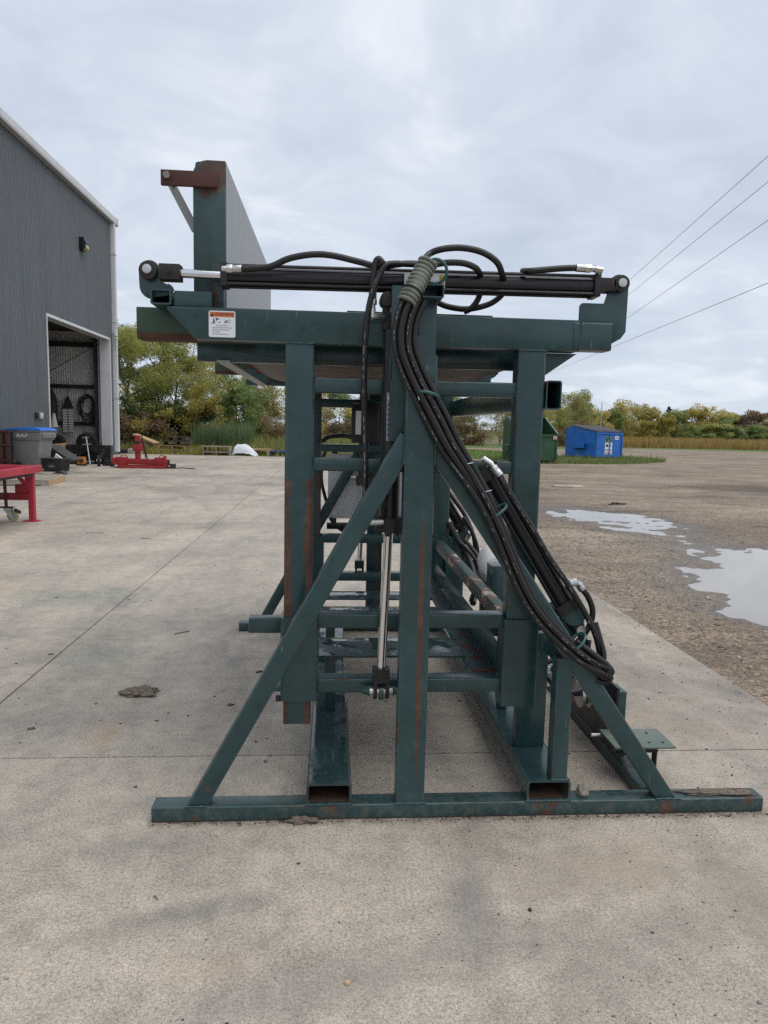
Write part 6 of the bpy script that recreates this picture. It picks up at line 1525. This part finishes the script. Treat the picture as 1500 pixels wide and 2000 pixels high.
def tree_kind(key, h, spread, n, size, mat, seed, clump=0.55, bark='bark', n1=9, twigs=3, trunk_r=0.09, start=0.2, lean=0.0, aspect=0.5, keep=1.0, droop=0.0, skirt=0):
    rng = np.random.default_rng(seed)
    mb, tips = branching(rng, h, spread, n1=n1, twigs=twigs, trunk_r=trunk_r, start=start, lean=lean)
    c = [tuple(p + Vector((rng.normal(0, 0.15), rng.normal(0, 0.15), rng.normal(0, 0.1))) * clump) for p, w in tips]
    rr = [clump * w * rng.uniform(0.55, 1.2) for p, w in tips]
    for _ in range(skirt):
        a = rng.uniform(0, 6.283); q = spread * rng.uniform(0.2, 0.9)
        c.append((q * math.cos(a), q * math.sin(a), rng.uniform(0.15, 0.35) * h)); rr.append(clump * rng.uniform(0.7, 1.1))
    if keep < 1:
        idx = [i for i in range(len(c)) if rng.uniform() < keep]; c = [c[i] for i in idx]; rr = [rr[i] for i in idx]
    lm = leaf_mesh('crown', c, rr, n, size, mat, rng, aspect, droop)
    v = np.array([tuple(p) for p in mb.v]); me = bpy.data.meshes.new('trunk'); me.from_pydata(v.tolist(), [], mb.f); me.shade_smooth(); me.materials.append(MATS[bark])
    TREE[key] = (lm, me)
def tree(key, loc, s, rot, label, cat='tree', name='tree', group=None):
    t = thing(name, label, cat, loc, rot, group=group)
    t.scale = s if not isinstance(s, (int, float)) else (s, s, s)
    lm, me = TREE[key]
    link(me, 'trunk' if cat == 'tree' else 'stem', t); link(lm, 'crown' if cat == 'tree' else 'foliage', t)
    return t
def conifer_kind(key, h, r, n, size, seed):
    rng = np.random.default_rng(seed); c = []; rr = []
    mb = MB().sweep([(0, 0, 0), (0.03, 0, h * 0.5), (0, 0, h)], 0.12, 7, 3, True, 0.02)
    z = 0.08 * h
    while z < h * 0.98:
        q = r * (1 - z / h) ** 0.85 * rng.uniform(0.75, 1.15)
        for k in range(max(3, int(9 * q / r) + 2)):
            a = rng.uniform(0, 6.283); L = q * rng.uniform(0.6, 1.15)
            mb.sweep([(0, 0, z), (L * math.cos(a), L * math.sin(a), z - 0.05 * L)], 0.02, 4, 1, False, 0.006)
            for f in (0.35, 0.7, 1.0):
                c.append((L * f * math.cos(a), L * f * math.sin(a), z - 0.05 * L + rng.normal(0, 0.04) * h * 0.3)); rr.append(0.10 * h * (0.4 + 0.5 * (1 - z / h)) * rng.uniform(0.5, 1.0))
        z += h * 0.062
    lm = leaf_mesh('crown', c, rr, n, size, 'leaf_conifer', rng, 0.35, 0.3)
    me = bpy.data.meshes.new('trunk'); me.from_pydata([tuple(p) for p in mb.v], [], mb.f); me.materials.append(MATS['bark'])
    TREE[key] = (lm, me)
# near copse on the left
tree_kind('willow_a', 7.0, 2.1, 23000, 0.060, 'leaf_olive', 21, 0.72, n1=13, twigs=4, skirt=8, trunk_r=0.11, aspect=0.4)
tree_kind('willow_b', 6.6, 1.8, 20000, 0.060, 'leaf_olive', 22, 0.66, n1=12, twigs=4, skirt=6, trunk_r=0.10, aspect=0.4)
tree_kind('airy', 7.0, 1.7, 8000, 0.060, 'leaf_gold', 23, 0.55, n1=11, twigs=4, keep=0.75, trunk_r=0.08)
tree_kind('maple', 3.4, 1.0, 7500, 0.058, 'leaf_yellow', 24, 0.42, n1=9, twigs=3, skirt=5, trunk_r=0.05)
tree_kind('bare', 5.0, 1.4, 1500, 0.06, 'leaf_gold', 25, 0.5, bark='bark_pale', n1=13, twigs=6, trunk_r=0.06, start=0.15)
tree_kind('shrub_green', 3.6, 1.4, 13000, 0.058, 'leaf_green', 26, 0.55, n1=10, twigs=3, skirt=8, trunk_r=0.05, start=0.1)
tree_kind('shrub_gold', 3.8, 1.5, 8000, 0.055, 'leaf_gold', 27, 0.6, bark='bark_pale', n1=12, twigs=5, skirt=6, trunk_r=0.05, start=0.1)
tree_kind('bush_dark', 1.7, 1.1, 4200, 0.075, 'leaf_dark', 28, 0.45, n1=9, twigs=2, skirt=10, trunk_r=0.04, start=0.05)
tree_kind('bush_yellow', 1.5, 0.9, 3000, 0.07, 'leaf_yellow', 29, 0.38, n1=8, twigs=2, skirt=7, trunk_r=0.03, start=0.05)
tree_kind('bush_russet', 1.8, 1.2, 3600, 0.075, 'leaf_russet', 30, 0.48, n1=9, twigs=3, skirt=8, trunk_r=0.03, start=0.05)
G1 = 'trees behind the weeds on the left'
Z0 = -0.14
for key, x, y, s, r, lb in (
    ('willow_a', -11.5, 40.0, (1.0, 1.0, 0.98), 0.3, 'tall olive green tree just right of the workshop corner'),
    ('willow_b', -10.2, 43.5, (1.05, 1.05, 1.05), 1.7, 'olive tree rising behind the red stand'),
    ('willow_b', -9.0, 41.0, (0.95, 0.95, 0.92), 3.9, 'rounded yellow-green tree behind the pallet stack'),
    ('willow_a', -12.6, 45.5, (1.1, 1.1, 1.08), 2.2, 'dark tree half hidden behind the workshop corner'),
    ('airy', -8.55, 46.0, (1.0, 1.0, 1.04), 0.8, 'thin-crowned tall tree with sky showing through below the deck beam'),
    ('maple', -7.05, 38.3, (1.0, 1.0, 1.0), 0.5, 'bright yellow young tree in front of the green copse'),
    ('bare', -6.85, 41.5, (1.0, 1.0, 1.0), 2.0, 'nearly bare grey-branched tree right of the yellow one'),
    ('willow_b', -7.6, 49.0, (1.0, 1.0, 0.82), 5.0, 'olive tree behind the bare branches'),
    ('shrub_green', -5.7, 43.0, (1.05, 1.05, 1.12), 1.0, 'fresh green willow shrub left of the machine post'),
    ('shrub_green', -4.75, 45.5, (1.05, 1.05, 1.1), 3.0, 'grey-green shrub under the deck, farther back'),
    ('shrub_gold', -3.75, 44.5, (1.0, 1.0, 1.0), 0.0, 'thin golden shrub with pale stems beside the machine post'),
    ('shrub_gold', -2.6, 47.0, (1.0, 1.0, 1.0), 2.5, 'golden thicket partly behind the left machine post'),
    ('shrub_green', -6.4, 52.0, (1.2, 1.2, 1.25), 4.0, 'large green shrub filling the gap at the back')):
    tree(key, (x, y, Z0), s, r, lb, group=G1)
for key, x, y, s, r, lb in (
    ('bush_dark', -10.4, 39.0, 1.15, 0.0, 'dark leafy bush under the tall olive tree'), ('bush_dark', -9.2, 38.6, 1.1, 1.0, 'dark bush behind the pallet stack'), ('bush_dark', -8.0, 38.8, 1.15, 2.0, 'dark bush left of the yellow tree'),
    ('bush_dark', -7.3, 39.6, 1.2, 3.4, 'dark bush under the yellow tree'), ('bush_yellow', -9.6, 37.4, 1.05, 0.0, 'yellow-orange bush above the red stand'), ('bush_russet', -8.9, 37.6, 0.8, 0.0, 'russet bush right of the yellow-orange bush'),
    ('bush_russet', -10.3, 37.0, 0.75, 2.0, 'pale dry bush at the workshop corner'), ('bush_russet', -3.0, 40.5, 0.75, 1.0, 'russet bush low beside the left machine post'), ('bush_dark', -11.6, 38.5, 1.1, 5.0, 'dark bush at the foot of the workshop downspout')):
    tree(key, (x, y, Z0), s, r, lb, cat='bush', name='bush', group='bushes under the trees on the left')
# thicket seen through and right of the machine
G2 = 'trees behind the machine'
k2 = ['shrub_gold', 'shrub_green', 'airy', 'willow_b', 'shrub_gold', 'shrub_green', 'willow_a']
nm = ['golden shrub', 'green shrub', 'thin-leaved tree', 'olive tree', 'golden thicket', 'green thicket', 'broad olive tree']
pos2 = [(-0.9, 50, 1.05, 'seen between the left post and the deck'), (0.6, 52, 1.1, 'seen through the rear frame of the machine'), (2.2, 55, 0.75, 'hidden mostly by the near mast'), (5, 60, 0.8, 'behind the mast hoses'), (8.2, 64, 1.05, 'behind the right side of the near frame'),
        (10.6, 63, 1.15, 'left of the green dumpster'), (13.2, 66, 0.80, 'just behind the green dumpster'), (15.8, 66, 1.2, 'over the green dumpster lid'), (18.2, 68, 1.25, 'right of the green dumpster'), (21.0, 70, 0.78, 'at the right edge of the machine post'),
        (23.6, 72, 0.75, 'left of the blue dumpster'), (26.2, 76, 1.35, 'rising left of the blue dumpster peak'), (28.8, 80, 1.35, 'over the left end of the blue dumpster')]
for i, (x, y, s, where) in enumerate(pos2):
    j = i % 7
    tree(k2[j], (x, y, Z0), (s, s, s * (0.72 if j in (2, 3, 6) else 1.05)), i * 1.3, nm[j] + ' ' + where, group=G2)
for x, y, s, lb in ((0.6, 46, 0.9, 'brown weed bush seen low through the rear frame'), (1.8, 47, 0.85, 'brown bush right of it through the rear frame'), (9.5, 60, 1.0, 'grey-brown bush at the lawn edge under the deck'), (12.2, 61, 1.05, 'grey-brown bush left of the green dumpster'), (21.8, 64, 1.0, 'russet bush between the two dumpsters')):
    tree('bush_russet', (x, y, Z0), s, x, lb, cat='bush', name='bush', group='brown bushes behind the machine')
# far tree line on the right
tree_kind('far_olive', 7.0, 2.9, 6480, 0.19, 'leaf_olive', 41, 1.15, n1=11, twigs=3, skirt=12, trunk_r=0.16)
tree_kind('far_gold', 7.0, 2.8, 6120, 0.19, 'leaf_gold', 42, 1.15, n1=11, twigs=3, skirt=12, trunk_r=0.16)
tree_kind('far_yellow', 5.5, 2.2, 4680, 0.19, 'leaf_yellow', 43, 0.95, n1=9, twigs=3, skirt=9, trunk_r=0.12)
tree_kind('far_russet', 6.5, 2.5, 4680, 0.19, 'leaf_russet', 44, 1.0, n1=11, twigs=3, skirt=9, trunk_r=0.14)
tree_kind('far_green', 5.0, 2.6, 5760, 0.19, 'leaf_green', 45, 1.05, n1=9, twigs=2, skirt=12, trunk_r=0.14)
tree_kind('far_airy', 9.0, 2.0, 2340, 0.19, 'leaf_green', 46, 0.85, n1=10, twigs=3, trunk_r=0.13, start=0.5, keep=0.8)
conifer_kind('conifer_a', 6.2, 1.9, 3600, 0.22, 51)
conifer_kind('conifer_b', 8.0, 2.6, 4200, 0.26, 52)
far = [('far_olive', 29.5, 92, .66), ('far_gold', 32.0, 94, .66), ('conifer_a', 33.4, 95, 0.97), ('far_airy', 35.0, 95.5, .68), ('far_gold', 37.0, 99, .68), ('conifer_a', 38.5, 100, .78), ('far_olive', 41.5, 104, .72), ('far_gold', 45.0, 108, .84), ('far_yellow', 46.2, 102, .62),
       ('far_gold', 49.5, 112, .86), ('far_olive', 52.0, 114, .82), ('far_yellow', 54.5, 114, .80), ('conifer_b', 57.0, 118, .62), ('far_olive', 60.0, 120, .80), ('conifer_b', 67.0, 138, 0.98), ('conifer_a', 66.0, 130, .85), ('conifer_b', 70.5, 139, .66),
       ('far_yellow', 74.0, 142, 1.22), ('far_gold', 78.5, 144, 1.02), ('far_green', 81.5, 141, .92), ('far_olive', 84.0, 148, .95), ('far_russet', 87.5, 150, .98), ('far_russet', 92.0, 152, 1.02), ('far_green', 90.0, 145, .66), ('far_russet', 97.0, 156, 1.18),
       ('far_yellow', 99.0, 152, .95), ('far_green', 96.5, 148, .72), ('far_airy', 105.0, 158, 1.02), ('far_olive', 108.0, 160, .98), ('far_gold', 112.0, 160, .98), ('far_green', 110.0, 154, .8), ('far_olive', 118.0, 165, 1.1), ('conifer_a', 123.0, 166, 1.2), ('far_gold', 129.0, 170, 1.2), ('far_olive', 137.0, 175, 1.2)]
FN = {'far_olive': 'olive broadleaf tree', 'far_gold': 'golden-brown broadleaf tree', 'conifer_a': 'dark pointed conifer', 'conifer_b': 'large dark conifer', 'far_airy': 'tall thin-crowned tree', 'far_yellow': 'yellow autumn tree', 'far_russet': 'reddish-brown tree', 'far_green': 'low green tree'}
ORD = ['first', 'second', 'third', 'fourth', 'fifth', 'sixth', 'seventh', 'eighth', 'ninth']
cnt = {}
for i, (k, x, y, s) in enumerate(far):
    c = cnt.get(k, 0); cnt[k] = c + 1
    tree(k, (x, y, Z0), (s, s, s * 0.9), i * 2.1, f'{ORD[c]} {FN[k]} from the left in the far tree line', group='far tree line at the right')
# under-storey closing the far line
for i in range(16):
    x = 44 + i * 5.4; y = 116 + i * 3.6
    tree('far_green' if i % 3 else 'far_olive', (x, y, Z0), (1.1, 1.1, 0.5), i * 1.7, ['leftmost','second','third','fourth','fifth','sixth','seventh','eighth','ninth','tenth','eleventh','twelfth','thirteenth','fourteenth','fifteenth','last'][i] + ' low bush from the left under the far tree line', cat='bush', name='bush', group='low bushes along the far tree line')

def blades(name, mat, X, Y, H, W, rng, label, cat, z0=-0.14, lean=0.35):
    n = len(X)
    a = rng.uniform(0, 6.283, n)
    dx, dy = np.cos(a) * W / 2, np.sin(a) * W / 2
    l = rng.normal(0, lean, (n, 2)) * H[:, None]
    Z = np.full(n, z0) if np.isscalar(z0) else z0
    V = np.stack([np.stack([X - dx, Y - dy, Z], -1), np.stack([X + dx, Y + dy, Z], -1),
                  np.stack([X + dx * .6 + l[:, 0] * .4, Y + dy * .6 + l[:, 1] * .4, Z + H * 0.6], -1), np.stack([X - dx * .6 + l[:, 0] * .4, Y - dy * .6 + l[:, 1] * .4, Z + H * 0.6], -1),
                  np.stack([X + l[:, 0], Y + l[:, 1], Z + H], -1)], 1).reshape(-1, 3)
    b = (np.arange(n) * 5)[:, None]
    me = bpy.data.meshes.new(name)
    F4 = b + np.array([[0, 1, 2, 3]]); F3 = b + np.array([[3, 2, 4]])
    me.vertices.add(len(V)); me.vertices.foreach_set('co', V.astype(np.float32).ravel())
    li = np.concatenate([F4.ravel(), F3.ravel()]).astype(np.int32)
    me.loops.add(len(li)); me.loops.foreach_set('vertex_index', li)
    me.polygons.add(2 * n); me.polygons.foreach_set('loop_start', np.concatenate([np.arange(n) * 4, 4 * n + np.arange(n) * 3]).astype(np.int32))
    me.update(calc_edges=True); me.validate()
    me.materials.append(MATS[mat])
    return link(me, name, None, label, cat, None, 'stuff')
rng = np.random.default_rng(77)
def clumped(n, x0, x1, y0, y1, k, s):
    cx, cy = rng.uniform(x0, x1, k), rng.uniform(y0, y1, k)
    i = rng.integers(0, k, n)
    return (cx[i] + rng.normal(0, s, n)).clip(x0, x1), (cy[i] + rng.normal(0, s, n)).clip(y0, y1)
X, Y = clumped(22000, -10.2, 3.0, 32.75, 40, 260, 0.45)
H = rng.uniform(0.15, 0.8, len(X)) * np.clip((Y - 33.0) / 3.0, 0.22, 1.5)
blades('weeds', 'grass_weed', X, Y, H, rng.uniform(0.02, 0.06, len(X)), rng, 'tangled green weeds along the far edge of the concrete', 'weeds')
X, Y = clumped(9000, -10.2, 6.0, 40, 50, 120, 0.8)
blades('tall_weeds', 'grass_weed', X, Y, rng.uniform(0.4, 1.2, len(X)), rng.uniform(0.03, 0.08, len(X)), rng, 'taller weeds at the foot of the trees', 'weeds')
X, Y = clumped(2600, -7.0, -4.3, 36.2, 38.5, 40, 0.28)
blades('cattails', 'cattail_blade', X, Y, rng.uniform(1.0, 1.85, len(X)), rng.uniform(0.025, 0.045, len(X)), rng, 'stand of grey-green cattails behind the tarp', 'cattails', lean=0.10)
X, Y = clumped(1500, -9.0, -5.0, 33.2, 36, 60, 0.15)
blades('weed_flowers', 'leaf_yellow', X, Y, rng.uniform(0.2, 0.6, len(X)), rng.uniform(0.02, 0.04, len(X)), rng, 'yellow flowering weeds among the green', 'weeds')
X, Y = clumped(2200, -0.6, 3.5, 41, 46, 40, 0.3)
blades('dock_weeds', 'dock_weed', X, Y, rng.uniform(0.5, 1.15, len(X)), rng.uniform(0.03, 0.07, len(X)), rng, 'reddish-brown dock weeds seen through the machine', 'weeds')
# grass round the dumpsters, lawn, verge, tall dry grass
o = blob('grass_island', 'lawn_turf', 12.6, 35.6, 6.5, 3.6, 0.66, -0.02, 'grass island under the two dumpsters', 'grass', z_c=0.05)
o = blob('lawn', 'lawn_turf', 4.5, 42.0, 8.5, 9.0, 0.0, -0.02, 'lawn behind the machine', 'lawn', z_c=0.05)
o = blob('verge', 'lawn_turf', 60, 64.5, 46, 4.2, -0.05, -0.03, 'narrow green verge beyond the gravel road', 'verge', z_c=0.05)
o = blob('far_lawn', 'lawn_turf', 9, 62.5, 17, 7.5, 0.0, -0.03, 'strip of lawn before the trees behind the machine', 'lawn', z_c=0.06)
th = rng.uniform(0, 6.283, 15000); q = np.sqrt(rng.uniform(0, 1, 15000))
dx, dy = 6.4 * q * np.cos(th), 3.5 * q * np.sin(th)
X, Y = 12.6 + dx * math.cos(0.66) - dy * math.sin(0.66), 35.6 + dx * math.sin(0.66) + dy * math.cos(0.66)
blades('grass_tufts', 'grass_tuft', X, Y, rng.gamma(2.2, 0.045, len(X)).clip(0.03, 0.45), rng.uniform(0.02, 0.05, len(X)), rng, 'ragged long grass growing round the dumpsters', 'grass', z0=-0.01)
th = rng.uniform(0, 6.283, 9000); q = np.sqrt(rng.uniform(0, 1, 9000))
blades('lawn_grass', 'grass_green', 4.5 + 8.3 * q * np.cos(th), 42 + 8.8 * q * np.sin(th), rng.uniform(0.05, 0.16, 9000), rng.uniform(0.03, 0.06, 9000), rng, 'mown grass behind the machine', 'grass', z0=0.0)
X, Y = clumped(42000, 24, 112, 66.5, 84, 900, 0.7)
Y = Y + (X - 24) * 0.02
blades('tall_dry_grass', 'grass_gold', X, Y, rng.uniform(0.6, 1.35, len(X)), rng.uniform(0.05, 0.13, len(X)), rng, 'band of tall golden and rust dry grass beyond the road', 'grass', lean=0.16)
X, Y = clumped(16000, 30, 150, 84, 128, 500, 1.5)
blades('field_crop', 'grass_gold', X, Y, rng.uniform(0.5, 0.95, len(X)), rng.uniform(0.15, 0.35, len(X)), rng, 'tan field stubble before the far trees', 'grass', lean=0.16)
